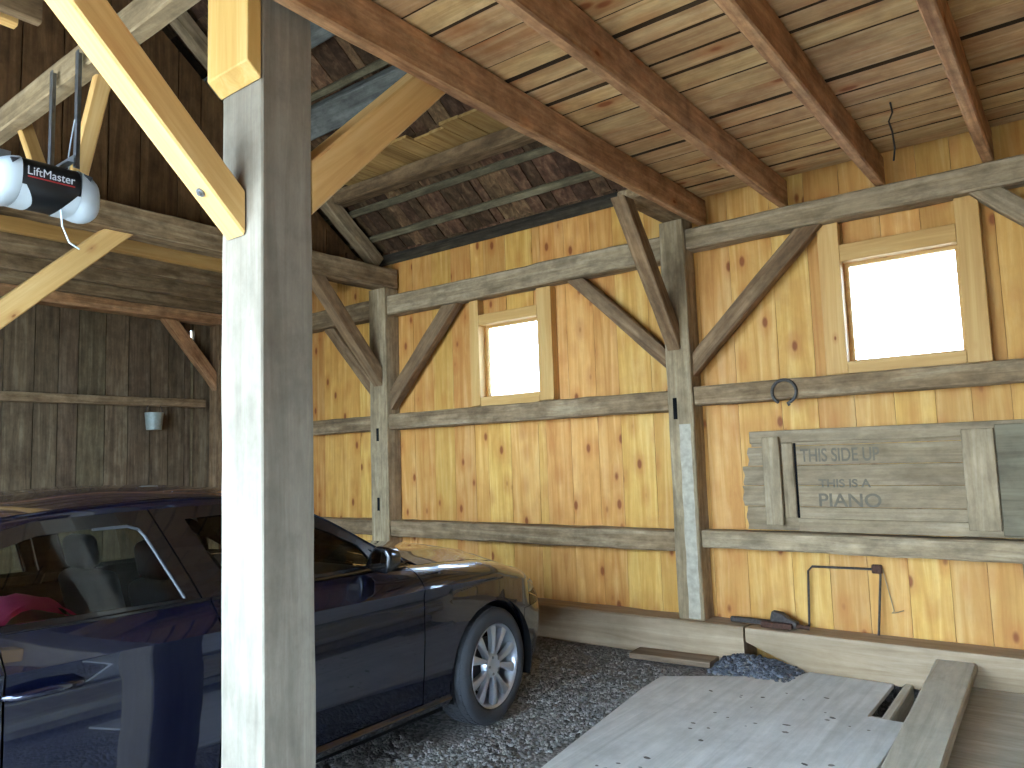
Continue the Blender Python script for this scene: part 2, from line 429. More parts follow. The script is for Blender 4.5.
# pebbles near the car's front wheel
def pebble_mb(mb, x, y, z, r, rr):
    t = (1+5**.5)/2
    vs = [(-1,t,0),(1,t,0),(-1,-t,0),(1,-t,0),(0,-1,t),(0,1,t),(0,-1,-t),(0,1,-t),(t,0,-1),(t,0,1),(-t,0,-1),(-t,0,1)]
    fs = [(0,11,5),(0,5,1),(0,1,7),(0,7,10),(0,10,11),(1,5,9),(5,11,4),(11,10,2),(10,7,6),(7,1,8),(3,9,4),(3,4,2),(3,2,6),(3,6,8),(3,8,9),(4,9,5),(2,4,11),(6,2,10),(8,6,7),(9,8,1)]
    a = rr.uniform(0, 6.3); ca, sa = math.cos(a), math.sin(a); sx, sy, sz = r*rr.uniform(.4, .65), r*rr.uniform(.3, .5), r*rr.uniform(.25, .4)
    out = []
    for v in vs:
        k = rr.uniform(.85, 1.15); px, py, pz = v[0]*sx*k, v[1]*sy*k, v[2]*sz*k
        out.append((x+px*ca-py*sa, y+px*sa+py*ca, z+pz))
    mb.add(out, fs)
rr = random.Random(3); mb = MB()
for i in range(8000):
    y = rr.uniform(2.3, 5.1); x = rr.uniform(-3.3 if y < 4.4 else -4.6, -2.31)
    if x < -2.78 and 3.0 < y < 3.8: continue
    if x > -2.86 and y > 4.92: continue
    pebble_mb(mb, x, y, .006, rr.choice((.006, .008, .010, .014)), rr)
tag(obj('loose_gravel', mb, M['pebble']), 'loose gray gravel strewn beside the car front wheel', 'gravel', kind='stuff')

# gravel heap against the sill
mb = MB(); rows = []
hx0, hx1, hy0, hy1 = -2.19, -1.62, 4.85, 5.18
def heap_h(x, y):
    u = (x-hx0)/(hx1-hx0); v = (y-hy0)/(hy1-hy0)
    return max(0, (.10-.05*u)*math.sin(PI*min(1, max(0, u)))**.5*math.sin(PI*min(1, max(0, v*.62)))**.7)+.012*noise.noise(Vector((x*20, y*20, 0)))
for i in range(25):
    x = hx0+(hx1-hx0)*i/24
    rows.append([(x, hy0+(hy1-hy0)*j/16, .02+heap_h(x, hy0+(hy1-hy0)*j/16)) for j in range(17)])
mb.grid(rows)
heap = obj('gravel_heap', mb, M['gravel'], smooth=60)
tag(heap, 'small dark heap of gravel spilling over the floor sheet beneath the sill', 'gravel', kind='stuff')
mb = MB()
for i in range(520):
    x, y = rr.uniform(hx0+.02, hx1-.02), rr.uniform(hy0+.01, hy1-.02)
    pebble_mb(mb, x, y, .022+heap_h(x, y), rr.choice((.011, .014, .02)), rr)
obj('pebbles', mb, M['pebble_dark'], heap)

# ------------------------------------------------------------------ roof
def roof_slope(y0, y1, x0=FX0-.3, x1=FX1+.3):
    """shingle field on the slope as real overlapping strips running up the slope"""
    mb = MB(); rr = random.Random(21)
    y = y0
    while y < y1-.01:
        e = min(y+.42, y1); x = x0
        while x < x1:
            w = rr.uniform(.09, .2); d = rr.uniform(.03, .045)
            a, b = x+.004, x+w-.004
            lift = rr.uniform(0, .012)
            za, zb = roof_z(y)+d+lift, roof_z(e)+d+lift
            mb.add([(a,y,za),(b,y,za),(b,e+.03,zb),(a,e+.03,zb),(a,y,za+.012),(b,y,za+.012),(b,e+.03,zb+.012),(a,e+.03,zb+.012)],
                   [(3,2,1,0),(4,5,6,7),(0,1,5,4),(1,2,6,5),(2,3,7,6),(3,0,4,7)])
            x += w
        y = e
    for (a, b) in ((y0, y1),):
        mb.add([(x0, a, roof_z(a)+.09), (x1, a, roof_z(a)+.09), (x1, b, roof_z(b)+.09), (x0, b, roof_z(b)+.09),
                (x0, a, roof_z(a)+.16), (x1, a, roof_z(a)+.16), (x1, b, roof_z(b)+.16), (x0, b, roof_z(b)+.16)],
               [(0,1,2,3),(4,5,6,7),(0,1,5,4),(1,2,6,5),(2,3,7,6),(3,0,4,7)])
    return mb
struct(obj('roof_right', roof_slope(1.6, 5.9), M['shingle'], normals=True), 'dark wooden shingle roof over the car bay', 'roof')
mb = MB().prism([(1.6, roof_z(1.6)+.03), (-1.45, roof_z(-1.45)+.03), (-1.45, roof_z(-1.45)+.16), (1.6, roof_z(1.6)+.16)], 0, FX0-.3, FX1+.3)
struct(obj('roof_front', mb, M['roof_dark']))
# battens along X under the shingles (bay between the two bents)
def batten(y, w, h, mat, name, label, x0=-8.8, x1=-2.3, cat='batten', group=None, drop=0.):
    z = roof_z(y)-drop
    n = Vector((0, .78, 1)).normalized()
    return timber(name, (x0, y, z+.03-h/2), (x1, y, z+.03-h/2), w, h, mat, label, cat, group, up=n, jit=.003)
lab = ['dark roof batten lying against the pine wall top, lowest of all', 'second roof batten up from the pine wall top', 'third roof batten up from the pine wall, just under the brown purlin']
for i, y in enumerate((5.40, 5.19, 4.93)):
    batten(y, .07 if i else .1, .035 if i else .06, M['batten'] if i else M['roof_dark'], 'roof_batten', lab[i], group='roof battens over the car bay')
batten(4.01, .06, .05, M['batten'], 'roof_batten', 'pale thin roof batten just above the wide gray purlin', group='roof battens over the car bay')
for y in (3.45, 3.0, 2.6, 2.2): 
    pass
timber('roof_purlin', (-5.9, 4.76, 4.10), (-2.3, 4.76, 4.10), .15, .13, M['purlin'], 'heavy brown purlin under the roof below the short loose boards', 'purlin', jit=.008)
timber('roof_purlin', (-8.8, 4.14, 4.56), (-2.3, 4.14, 4.56), .24, .14, M['purlin_gray'], 'wide gray purlin under the roof above the short loose boards', 'purlin', up=Vector((0, .78, 1)).normalized())
timber('roof_purlin', (-8.8, 3.62, 4.94), (-2.3, 3.62, 4.94), .2, .14, M['purlin_gray'], 'highest gray purlin, glimpsed beside the top of the near post', 'purlin', up=Vector((0, .78, 1)).normalized())
# short loose boards lying on the purlin (run in Y)
mb = MB(); x = -5.55; rr = random.Random(5); k = 0
while x < -2.6:
    w = rr.uniform(.16, .24); y0 = rr.uniform(4.3, 4.4)
    mb.box((x+.004, y0, 4.172+rr.uniform(0, .006)), (x+w-.004, 4.74, 4.197)); x += w
o = obj('loose_boards', mb, wood('loose_board', '#8a6438', '#b08a52', '#c4a068', axis=1, tint=.22, stain=.3, staincol='#5a3a20', rough=.85), None)
tag(o, 'row of short yellowish boards laid side by side on the brown purlin', 'boards', kind='stuff')
# rafters at the bents
def rafter(x, y0, y1, label, mat='girt_gray', w=.13, h=.14):
    n = Vector((0, .78, 1)).normalized()
    p0 = Vector((x, y0, roof_z(y0)))-n*(.03+h/2); p1 = Vector((x, y1, roof_z(y1)))-n*(.03+h/2)
    timber('rafter', p0, p1, w, h, M[mat], label, 'rafter', 'roof rafters', up=n)
rafter(-5.80, 5.36, 2.0, 'gray rafter rising from the top of the far wall post')

# ------------------------------------------------------------------ posts, beams, girts
def vpost(x0, x1, y0, y1, z0, z1, mat, label, cat='post', name='timber_post', **k):
    return timber(name, ((x0+x1)/2, (y0+y1)/2, z0), ((x0+x1)/2, (y0+y1)/2, z1), abs(y1-y0), abs(x1-x0), M[mat], label, cat, up=(1, 0, 0), **k)

near_post = vpost(-2.542, -2.285, 1.545, 1.765, 0, 3.268, 'post_near', 'big weathered post in the foreground, bright pale face left and gray face right', jit=.003, chamfer=.006)
far_front = vpost(-5.86, -5.62, 1.5, 1.745, 0, 3.278, 'post_near', 'weathered post at the left edge carrying the lone pale brace')
postB = vpost(-2.545, -2.345, 5.25, 5.435, .272, 3.262, 'post_old', 'gray wall post between the two windows with a whitewashed strip')
# whitewash strip and mortise on post B
ww = MB(); rows = []
for i in range(24):
    z = 1.70-i*(1.42/23); wv = .003*math.sin(i*1.3)
    rows.append([(-2.455+wv-.004, 5.2465, z), (-2.41, 5.2455, z), (-2.368+.002*math.sin(i*2.1), 5.2465, z)])
ww.grid(rows)
def local_child(name, mb, mat, parent, **k):
    o = obj(name, mb, mat, None, **k); o.parent = parent; o.matrix_parent_inverse = parent.matrix_world.inverted(); return o
bpy.context.view_layer.update()
c = local_child('whitewash_strip', ww, M['whitewash'], postB); c['label'] = 'streaky whitewash strip down the post front'
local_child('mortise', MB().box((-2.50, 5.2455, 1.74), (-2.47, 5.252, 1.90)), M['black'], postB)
postA = vpost(-5.885, -5.63, 5.25, 5.435, .272, 3.272, 'post_old', 'gray wall post rising behind the car windshield, left of the smaller window')
bpy.context.view_layer.update()
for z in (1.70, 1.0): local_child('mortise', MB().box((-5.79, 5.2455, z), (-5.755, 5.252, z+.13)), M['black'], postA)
postC = vpost(XB+.02, XB+.24, 5.2, 5.43, .272, 3.27, 'brace_old', 'dark corner post where the weathered wall meets the pine wall')

timber('post_cap', (-2.42, 4.58, 3.30), (-2.42, 5.42, 3.30), .2, .07, M['girt'], 'gray timber block on top of the whitewashed post, beside the first loft joist', 'block')
timber('tie_beam', (-5.73, 1.3, 3.377), (-5.73, 5.40, 3.377), .25, .195, M['girt'], 'heavy gray-brown tie beam leading to the far wall post', 'beam', jit=.008)
timber('tie_beam', (-8.72, -1.25, 3.375), (-8.72, 5.40, 3.375), .2, .19, M['joist'], 'reddish tie beam along the top of the weathered back wall', 'beam')
timber('header_beam', (-8.5, 1.6, 3.557), (-2.57, 1.6, 3.557), .09, .145, M['post_old'], 'pale header of doubled planks from which the garage door opener hangs', 'beam', jit=.002)

def girt(x0, x1, z0, z1, mat, label, y0=5.272, y1=5.425, cat='girt', jit=.007):
    timber('wall_girt', (x0, (y0+y1)/2, (z0+z1)/2), (x1, (y0+y1)/2, (z0+z1)/2), y1-y0, z1-z0, M[mat], label, cat, 'horizontal wall girts', jit=jit, chamfer=.012)
girt(-2.338, 3.9, 3.025, 3.185, 'girt_gray', 'pale gray top girt above the larger window, under the loft joists', jit=.006)
girt(-5.624, -2.552, 2.98, 3.178, 'girt_gray', 'pale gray top girt above the smaller window')
girt(-8.6, -5.892, 2.98, 3.178, 'girt', 'top girt left of the far wall post', )
girt(-2.338, 3.9, 1.835, 1.975, 'girt', 'middle girt under the larger window with the iron ring on it')
girt(-5.624, -2.552, 1.808, 1.965, 'girt', 'middle girt under the smaller window')
girt(-8.6, -5.892, 1.81, 1.965, 'girt', 'middle girt left of the far wall post')
girt(-2.338, 3.9, .79, .915, 'girt_gray', 'lower girt serving as a ledge beneath the old crate panel')
girt(-5.624, -2.552, .75, .908, 'girt', 'lower girt above the car hood between the two wall posts')
girt(-8.6, -5.892, .75, .908, 'girt', 'lower girt left of the far wall post, behind the windshield')
# back wall girt
timber('wall_girt', (XB+.06, -1.25, 2.28), (XB+.06, 5.1, 2.28), .1, .1, M['girt'], 'thin girt across the weathered back wall above the car roof', 'girt', 'horizontal wall girts')

# sills
mb = MB().box((-2.02, 5.2, .0), (-2.02+.01, 5.43, .27))
me = timber_mesh('sill_beam', 6.75, .24, .27, .012, .006, seed=91)
sl = obj('sill_beam', me, M['sill'], None, smooth=35, loc=(-8.79, 5.315, .135))
tag(sl, 'pale sill beam along the floor behind the car front wheel', 'sill')
sr = MB().prism([(-2.03, .27), (-2.03, .17), (-1.62, .018), (3.9, .018), (3.9, .275)], 1, 5.195, 5.432)
me = bevel(sr.mesh('sill_beam'), .01, 2)
sr = obj('sill_beam', me, M['sill'], None)
tag(sr, 'pale sill beam with a sloping cut end, under the old crate panel', 'sill')
timber('footing_plank', (-2.82, 5.06, .032), (-2.22, 5.10, .032), .2, .04, M['plank_dark'], 'short gray plank on the ground in front of the sill, left of the gravel heap', 'plank')

# wall braces (in the plane of the pine wall)
def wbrace(xa, za, xb, zb, w, mat, label, y=5.34, t=.1, cut0=0, cut1=0):
    d = Vector((xb-xa, 0, zb-za)).normalized(); n = Vector((-d.z, 0, d.x))
    if n.z < 0: n = -n
    th = math.atan2(zb-za, abs(xb-xa)); cut0 = math.tan(th); cut1 = -1/math.tan(th)
    timber('knee_brace', (xa, y, za), (xb, y, zb), t, w, M[mat], label, 'brace', 'old knee braces on the pine wall', up=n, cut0=cut0, cut1=cut1)
wbrace(-2.343, 2.145, -1.45, 3.018, .125, 'brace_old', 'old knee brace rising right from the whitewashed post toward the larger window')
wbrace(-2.56, 2.205, -3.36, 2.972, .115, 'brace_old', 'old knee brace rising left from the whitewashed post, right of the smaller window')
wbrace(-5.62, 2.12, -4.79, 2.972, .15, 'brace_old', 'dark knee brace rising right from the far wall post toward the smaller window')
wbrace(-5.9, 2.24, -6.60, 2.972, .12, 'brace_old', 'old knee brace rising left from the far wall post against the pine boards')
wbrace(.62, 2.02, -.40, 3.018, .12, 'girt_gray', 'gray brace slanting down to the right beside the larger window')
# braces along Y
def ybrace(x, ya, za, yb, zb, w, h, mat, label, group='old knee braces below the tie beams', name='knee_brace', cut0=0, cut1=0, jit=.004):
    d = Vector((0, yb-ya, zb-za)).normalized(); n = Vector((0, -d.z, d.y))
    if n.z < 0: n = -n
    th = math.atan2(zb-za, abs(yb-ya)); cut0 = math.tan(th); cut1 = -1/math.tan(th)
    return timber(name, (x, ya, za), (x, yb, zb), w, h, M[mat], label, 'brace', group, up=n, cut0=cut0, cut1=cut1, jit=jit)
ybrace(-2.47, 5.245, 2.36, 4.55, 3.262, .11, .12, 'brace_old', 'brown brace from the whitewashed post up toward the viewer to the tie beam')
ybrace(-5.75, 5.245, 2.36, 4.46, 3.272, .13, .13, 'brace_old', 'brown brace from the far wall post up toward the viewer to its tie beam')
ybrace(-8.70, 5.19, 2.56, 4.60, 3.272, .10, .15, 'joist', 'reddish brace at the far end of the weathered back wall')
nb = 'new pine knee braces on the front posts'
b1 = ybrace(-2.37, 1.767, 2.55, 2.70, 3.48, .17, .15, 'pine', 'new pine brace rising right from the foreground post to the loft joist', nb, cut0=1., jit=.001)
b2 = ybrace(-2.44, 1.537, 2.42, .62, 3.34, .12, .12, 'pine', 'bright new pine brace with a bolt head, rising left from the foreground post', nb, cut0=-1., jit=.001)
b3 = ybrace(-5.73, 1.754, 2.46, 2.60, 3.275, .14, .15, 'pine', 'long pale pine brace at the left edge below the opener', nb, jit=.001)
bpy.context.view_layer.update()
# bolt on b2 (outer face looks -Y,-Z)
bt = MB().lathe([(0, .0001), (0, .017), (.006, .017), (.006, .009), (.014, .009), (.014, .0001)], axis=2, n=12)
q = Matrix.Rotation(math.radians(135), 4, 'X')
bt.xf(Matrix.Translation(Vector((-2.44, 1.40, 2.471)))@q)
local_child('bolt_head', bt, M['steel'], b2, smooth=40)
# bolster on the post's front face
mb = MB().prism([(1.482, 3.34), (1.482, 2.945), (1.541, 2.895), (1.541, 3.34)], 0, -2.545, -2.283)
o = obj('bolster_block', bevel(mb.mesh('bolster'), .004, 1), wood('pine_bolster', '#c99a50', '#d6ab62', '#e2bd7c', axis=2, tint=.05, knots=.3, rough=.6, bump=.08))
tag(o, 'new pine bolster board with a slanted lower end, high up on the foreground post', 'block')
# joist stub in the top-left corner
timber('ceiling_joist', (-3.44, -1.2, 3.47), (-3.44, 1.14, 3.47), .055, .22, M['pine_stud'], 'pine joist end poking in at the top left corner', 'joist', jit=.001)
timber('ceiling_joist', (-3.33, -1.2, 3.475), (-3.33, 1.19, 3.475), .05, .25, M['purlin'], 'brown joist end beside the pine one at the top left corner', 'joist', jit=.002)
# ------------------------------------------------------------------ loft over the near bay
LZ = 3.39
mb = MB(); rr = random.Random(8); y = -1.25
while y < 5.28:
    w = rr.uniform(.15, .21); e = min(y+w, 5.30)
    g_ = rr.choice((.004, .007, .010, .014))
    xs = [-2.255]+[q for q in (rr.choice((-1.6, -.98, -.37)), 1.6)]+[3.95]
    for i in range(len(xs)-1):
        mb.box((xs[i]+.002, y+g_, LZ+rr.uniform(0, .014)), (xs[i+1]-.003, e-g_, LZ+.045))
    y = e
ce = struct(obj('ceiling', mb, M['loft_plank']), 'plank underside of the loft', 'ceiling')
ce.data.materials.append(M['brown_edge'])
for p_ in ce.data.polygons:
    if abs(p_.normal.y) > .9: p_.material_index = 1  # edge faces coloured dark so the gaps read as shadow lines
jl = ['first loft joist, its edge bounding the loft above the foreground post', 'second loft joist from the foreground post', 'third loft joist, ending left of the larger window', 'fourth loft joist, ending above the larger window']
for i, x in enumerate((-2.218, -1.605, -.975, -.372)):
    timber('loft_joist', (x, -1.2, LZ-.106), (x, 5.32, LZ-.104), .062, .196, M['joist'], jl[i], 'joist', 'loft joists above the near bay', jit=.005)
for x in (.25, .88, 1.5):
    timber('loft_joist', (x, -1.2, LZ-.106), (x, 5.32, LZ-.104), .062, .196, M['joist'], 'loft joist past the larger window, beyond the right edge', 'joist', 'loft joists above the near bay', jit=.005)
# hanging wire under loft
pts = [(-.742, 4.50, LZ), (-.735, 4.50, 3.33), (-.755, 4.49, 3.28), (-.742, 4.49, 3.22), (-.735, 4.485, 3.12), (-.745, 4.48, 3.05)]
tag(obj('hanging_wire', MB().tube(pts, .005, 6), M['wire'], smooth=60), 'thin dark wire dangling from the loft planks between two joists', 'wire')

# ------------------------------------------------------------------ loft over the far bay
mb = MB(); x = -8.8; rr = random.Random(18)
while x < -6.0:
    w = rr.uniform(.15, .22); mb.box((x+.004, -1.2, 3.485+rr.uniform(0, .006)), (x+w-.004, 5.40, 3.515)); x += w
mb.box((-8.8, -1.2, 3.517), (-5.97, 5.4, 3.545))
struct(obj('ceiling_far', mb, wood('far_loft_plank', '#4a3726', '#6a523a', '#80664a', axis=1, tint=.25, stain=.5, staincol='#33251a', rough=.9)))
for i, x in enumerate((-6.35, -6.95, -7.55, -8.15)):
    timber('far_loft_joist', (x, -1.2, 3.395), (x, 5.2, 3.395), .07, .17, M['girt'] if i else M['pine_stud'],
           ['golden joist of the far loft, nearest the tie beam', 'second joist of the far loft, behind the golden one', 'third joist of the far loft', 'joist of the far loft nearest the weathered wall'][i], 'joist', 'far loft joists', jit=.004)
# partition boards above the far tie beam
mb = boards_wall(-5.92, -1.2, 5.3, 3.55, lambda y: max(3.6, roof_z(y)-.28), (), .2, .34, gap=.012, seed=31, normal=1, axis=0, back=False)
mb.box((-5.965, -1.2, 3.55), (-5.95, 1.6, 4.6)); mb.prism([(1.6, 3.55), (5.2, 3.55), (5.2, 3.6), (1.6, 6.2)], 0, -5.965, -5.95)
struct(obj('wall_loft', mb, M['brown_board']), 'brown board partition above the far tie beam', 'wall')

# ------------------------------------------------------------------ windows
def window(n, hole, studs, hz, sz, stud_top, label):
    x0, x1, z0, z1 = hole
    w = bpy.data.objects.new(f'window_{n}', None); C.objects.link(w); w.location = (0, 0, 0)
    struct(w, label, 'window')
    for (a, b) in studs:
        obj('stud', bevel(MB().box((a, 5.35, z0-.02 if n == 1 else z0-.04), (b, 5.437, stud_top)).mesh('stud'), .003, 1), M['pine_stud_z'], w)
    a, b = studs[0][1], studs[1][0]
    obj('header', bevel(MB().box((a+.002, 5.352, hz[0]), (b-.002, 5.437, hz[1])).mesh('header'), .003, 1), M['pine_stud'], w)
    obj('sill_board', bevel(MB().box((a+.002, 5.352, sz[0]), (b-.002, 5.46, sz[1])).mesh('sill_board'), .003, 1), M['pine_stud'], w)
    # sash
    f = .022; y0, y1 = 5.455, 5.49
    fr = MB().box((x0-.01, y0, sz[1]), (x0+f, y1, z1)).box((x1-f, y0, sz[1]), (x1+.01, y1, z1)).box((x0+f, y0, z1-f), (x1-f, y1, z1)).box((x0+f, y0, sz[1]), (x1-f, y1, sz[1]+f*.8))
    obj('sash', fr, M['pine_stud'], w)
    obj('glass', MB().box((x0+f, 5.47, sz[1]+f*.8), (x1-f, 5.474, z1-f)), M['pane'], w)
M['pine_stud_z'] = wood('pine_stud_z', '#b98a4c', '#c99c5c', '#d6ad70', axis=2, tint=.05, knots=.35, rough=.6, bump=.08)
window(1, W1, ((-4.59, -4.482), (-3.808, -3.655)), (2.735, 2.83), (1.97, 2.055), 2.975, 'smaller bright window between the two wall posts')
window(2, W2, ((-1.405, -1.268), (-.576, -.445)), (2.745, 2.86), (1.98, 2.06), 3.02, 'larger bright window at the right')

# ------------------------------------------------------------------ crate panel with stencilled letters
cr = empty('crate_panel', 'old gray crate side panel with faded stencilled lettering, resting on the lower girt', 'panel', (-1.2, 5.36, .918))
def part(name, mb, mat, parent, world=True, **k):
    o = obj(name, mb, mat, None, **k); o.parent = parent
    if world: o.matrix_parent_inverse = Matrix.Translation(-parent.location)
    return o
mb = MB()
zs = [.925, 1.09, 1.235, 1.375, 1.51, 1.60]
for i in range(5):
    left = -2.045+[.02, 0, .012, .05, .075][i]
    n = 7; pl = [(left+.007*math.sin(k*1.4+i*1.7), zs[i]+.002+(zs[i+1]-zs[i]-.004)*k/(n-1)) for k in range(n)]
    mb.prism([( .25, zs[i]+.002), (.25, zs[i+1]-.002)]+pl[::-1], 1, 5.375, 5.40)
part('board_panel', mb, M['crate'], cr)
part('rail', bevel(MB().box((-1.97, 5.352, 1.535), (.25, 5.374, 1.622)).mesh('rail'), .004, 1), M['crate'], cr)
part('rail', bevel(MB().box((-1.66, 5.352, .925), (.25, 5.374, 1.012)).mesh('rail'), .004, 1), M['crate'], cr)
for a, b in ((-1.872, -1.752), (-.645, -.475)):
    part('cleat', bevel(MB().box((a, 5.318, .965), (b, 5.351, 1.578)).mesh('cleat'), .005, 1), M['crate_v'], cr)
part('cleat', bevel(MB().box((-1.748, 5.352, 1.015), (-1.668, 5.374, 1.533)).mesh('cleat'), .005, 1), M['crate_v'], cr)
part('dark_slot', MB().box((-1.667, 5.370, 1.015), (-1.653, 5.3742, 1.53)), M['black'], cr)
part('end_board', bevel(MB().box((-.47, 5.335, .935), (.25, 5.351, 1.60)).mesh('end_board'), .004, 1), wood('dark_crate', '#5c5341', '#766b55', '#8a7f67', axis=0, tint=.05, stain=.5, staincol='#3c382e', rough=.9), cr)
def crate_text(body, x0, x1, z, size):
    me = text_mesh(body, size, .0006, .002)
    xs = [v.co.x for v in me.vertices]; w = max(xs)-min(xs); k = (x1-x0)/w; mn = min(xs)
    for v in me.vertices:
        x, y, zz = v.co; v.co = (x0+(x-mn)*k, 5.3745+zz, z+y)
    part('lettering', me, M['stencil'], cr, normals=False)
crate_text('THIS SIDE UP', -1.625, -1.12, 1.40, .125)
crate_text('THIS IS A', -1.515, -1.185, 1.225, .075)
crate_text('PIANO', -1.52, -1.13, 1.095, .125)

# ------------------------------------------------------------------ iron things on the wall
pts = []
for k in range(19):
    t = math.radians(-62+k*(304/18)); pts.append((-1.672-.082*math.sin(t+PI)*1.0, 5.255+.004*math.sin(k), 1.885+.082*math.cos(t+PI)*-1.0))
pts = [(-1.672+.083*math.sin(math.radians(a)), 5.258, 1.885+.083*math.cos(math.radians(a))) for a in range(-150, 166, 15)]; pts = [(a, 5.262, c_) for a, b_, c_ in pts]
pts.append((-1.64, 5.262, 1.79))
tag(obj('iron_ring', MB().tube(pts, .011, 8), plain('worn_iron', '#55504a', .7, .4, noise_amt=.3, bump=.3, scale=60), smooth=60), 'dark open iron ring like a horseshoe hung on the middle girt', 'ring')
h = empty('wire_hoop', 'thin dark square metal hoop standing on the sill against the pine boards', 'hoop', (-1.4, 5.38, .275))
part('frame', MB().tube([(-1.645, 5.38, .278), (-1.63, 5.39, .655), (-1.605, 5.40, .685), (-1.20, 5.40, .69), (-1.175, 5.395, .66), (-1.205, 5.36, .278)], .0075, 8), M['iron'], h, smooth=60)
part('corner_clip', rbox((-1.225, 5.385, .665), (-1.165, 5.42, .72), .006), M['rust'], h)
tag(obj('hanging_string', MB().tube([(-1.165, 5.42, .69), (-1.14, 5.42, .56), (-1.115, 5.42, .43), (-1.13, 5.42, .415), (-1.1, 5.425, .42), (-1.06, 5.43, .435)], .003, 6), M['string'], smooth=60), 'thin pale string dangling right of the square metal hoop', 'string')
# rusty latch / clamp on the sill
tl = empty('rusty_clamp', 'jumble of rusty iron bar and clamp lying on the sill', 'tool', (-1.95, 5.33, .275))
part('bar', bevel(MB().box((-2.17, 5.30, .278), (-1.76, 5.335, .312)).mesh('bar'), .004, 1), M['iron'], tl)
part('jaw', bevel(MB().prism([(-1.86, .278), (-1.70, .278), (-1.69, .32), (-1.75, .345), (-1.79, .375), (-1.86, .385), (-1.875, .33)], 1, 5.27, 5.325).mesh('jaw'), .006, 1), M['iron'], tl)
part('screw', MB().tube([(-1.72, 5.29, .30), (-1.65, 5.29, .293), (-1.62, 5.30, .292)], [.02, .013, .018], 10), M['rust'], tl, smooth=40)
part('plate', bevel(MB().box((-1.93, 5.24, .2775), (-1.72, 5.268, .315)).mesh('plate'), .004, 1), M['rust'], tl)
# leaning board right edge
tag(obj('wall_board', bevel(MB().box((-.40, 5.415, .30), (-.16, 5.437, .785)).mesh('board'), .004, 1), M['gray_board']), 'gray upright board between sill and lower girt at the right edge', 'board')
# cup on back wall
cup = MB().lathe([(0, .0001), (0, .085), (.2, .105), (.2, .097), (.01, .078), (.01, .0001)], axis=2, n=20, c=(-8.74, 4.45, 1.95))
pl = tag(obj('metal_pail', cup, M['cup'], smooth=40), 'pale metal pail hanging below the thin girt on the weathered wall', 'pail')
obj('handle', MB().tube([(-8.74, 4.45+.1*math.cos(a), 2.145+.13*math.sin(a)) for a in [PI*i/12 for i in range(13)]], .004, 6), M['iron'], pl, smooth=60)

# ------------------------------------------------------------------ floor sheets and planks at the right
sh = MB().prism([(-2.32, 2.2), (-.89, 2.2), (-.89, 4.53), (-1.10, 4.53), (-1.10, 5.17), (-1.62, 5.17), (-1.66, 5.02), (-2.10, 4.80), (-2.30, 4.62), (-2.36, 4.55)], 2, .034, .062)
sh = MB().prism([(-2.07, 2.0), (-.915, 2.0), (-.905, 4.50), (-1.10, 4.50), (-1.10, 5.175), (-1.60, 5.175), (-1.66, 5.02), (-2.12, 4.76), (-2.38, 4.60), (-2.36, 4.28)], 2, .012, .038)
tag(obj('floor_sheet', bevel(sh.mesh('sheet'), .003, 1), M['sheet']), 'large pale floor sheet with a notched corner beside the gravel', 'floor sheet')
tag(obj('floor_sheet', bevel(MB().box((-.70, 1.5, .034), (2.2, 5.19, .082)).mesh('sheet2'), .003, 1), M['plank']), 'yellowish floor sheet at the right of the long plank', 'floor sheet')
timber('floor_joist', (-.99, 2.4, .075), (-.99, 5.16, .075), .085, .08, M['plank'], 'pale joist end showing in the gap of the floor sheet', 'joist') if False else None
timber('floor_joist', (-1.015, 4.30, -.075), (-1.015, 5.17, -.05), .05, .2, M['plank'], 'short pale joist lying in the gap of the floor sheet', 'joist', jit=.002)
timber('wood_offcut', (-1.105, 4.53, .0), (-1.03, 4.53, .0), .06, .05, M['plank'], 'small wooden offcut in the gap of the floor sheet', 'offcut', jit=.002)
timber('long_plank', (-.655, 1.6, .112), (-.757, 5.185, .19), .21, .055, M['plank'], 'long thick plank running to the sill beside the floor gap', 'plank', jit=.003)

mb = MB(); rr = random.Random(44)
for i in range(45):
    x, y = rr.uniform(-2.0, -1.0), rr.uniform(2.9, 4.95)
    if x > -1.15 and y > 4.4 or y-4.7 > (x+2.1)*.5: continue
    n0 = len(mb.v); pebble_mb(mb, 0, 0, 0, rr.choice((.006, .008, .012)), rr); mb.v[n0:] = [(x+a*1.7, y+b*1.1, .039+c_*.4) for a, b, c_ in mb.v[n0:]]
tag(obj('debris_specks', mb, M['debris']), 'small dark specks of debris scattered over the large pale floor sheet', 'debris', kind='stuff')
# ------------------------------------------------------------------ garage door opener
OX = -3.86
op = empty('garage_door_opener', 'black garage door opener with white end lamps hanging at the top left', 'opener', (OX, 1.42, 2.78))
def opf(u):   # cross-section in x (half width) / z outline, u in 0..1 round the right side -> full loop
    return u
sec = []
for k in range(28):
    t = 2*PI*k/28
    cx, cz = math.cos(t), math.sin(t)
    s = 3.2
    px = .14*math.copysign(abs(cx)**(2/s), cx); pz = .105*math.copysign(abs(cz)**(2/s), cz)
    if pz < 0: px *= 1-.25*(-pz/.105)**2
    sec.append((px, pz))
body = MB(); rows = []
for y, k in ((-.125, .97), (-.12, 1), (.12, 1), (.125, .97)):
    rows.append([(OX+px*k, 1.405+y, 2.838+pz*k) for px, pz in sec])
body.grid(rows, True); n = len(sec); body.f.append(tuple(range(n))); body.f.append(tuple(3*n+i for i in range(n)))
part('motor_housing', body, M['black_plastic'], op, smooth=40)
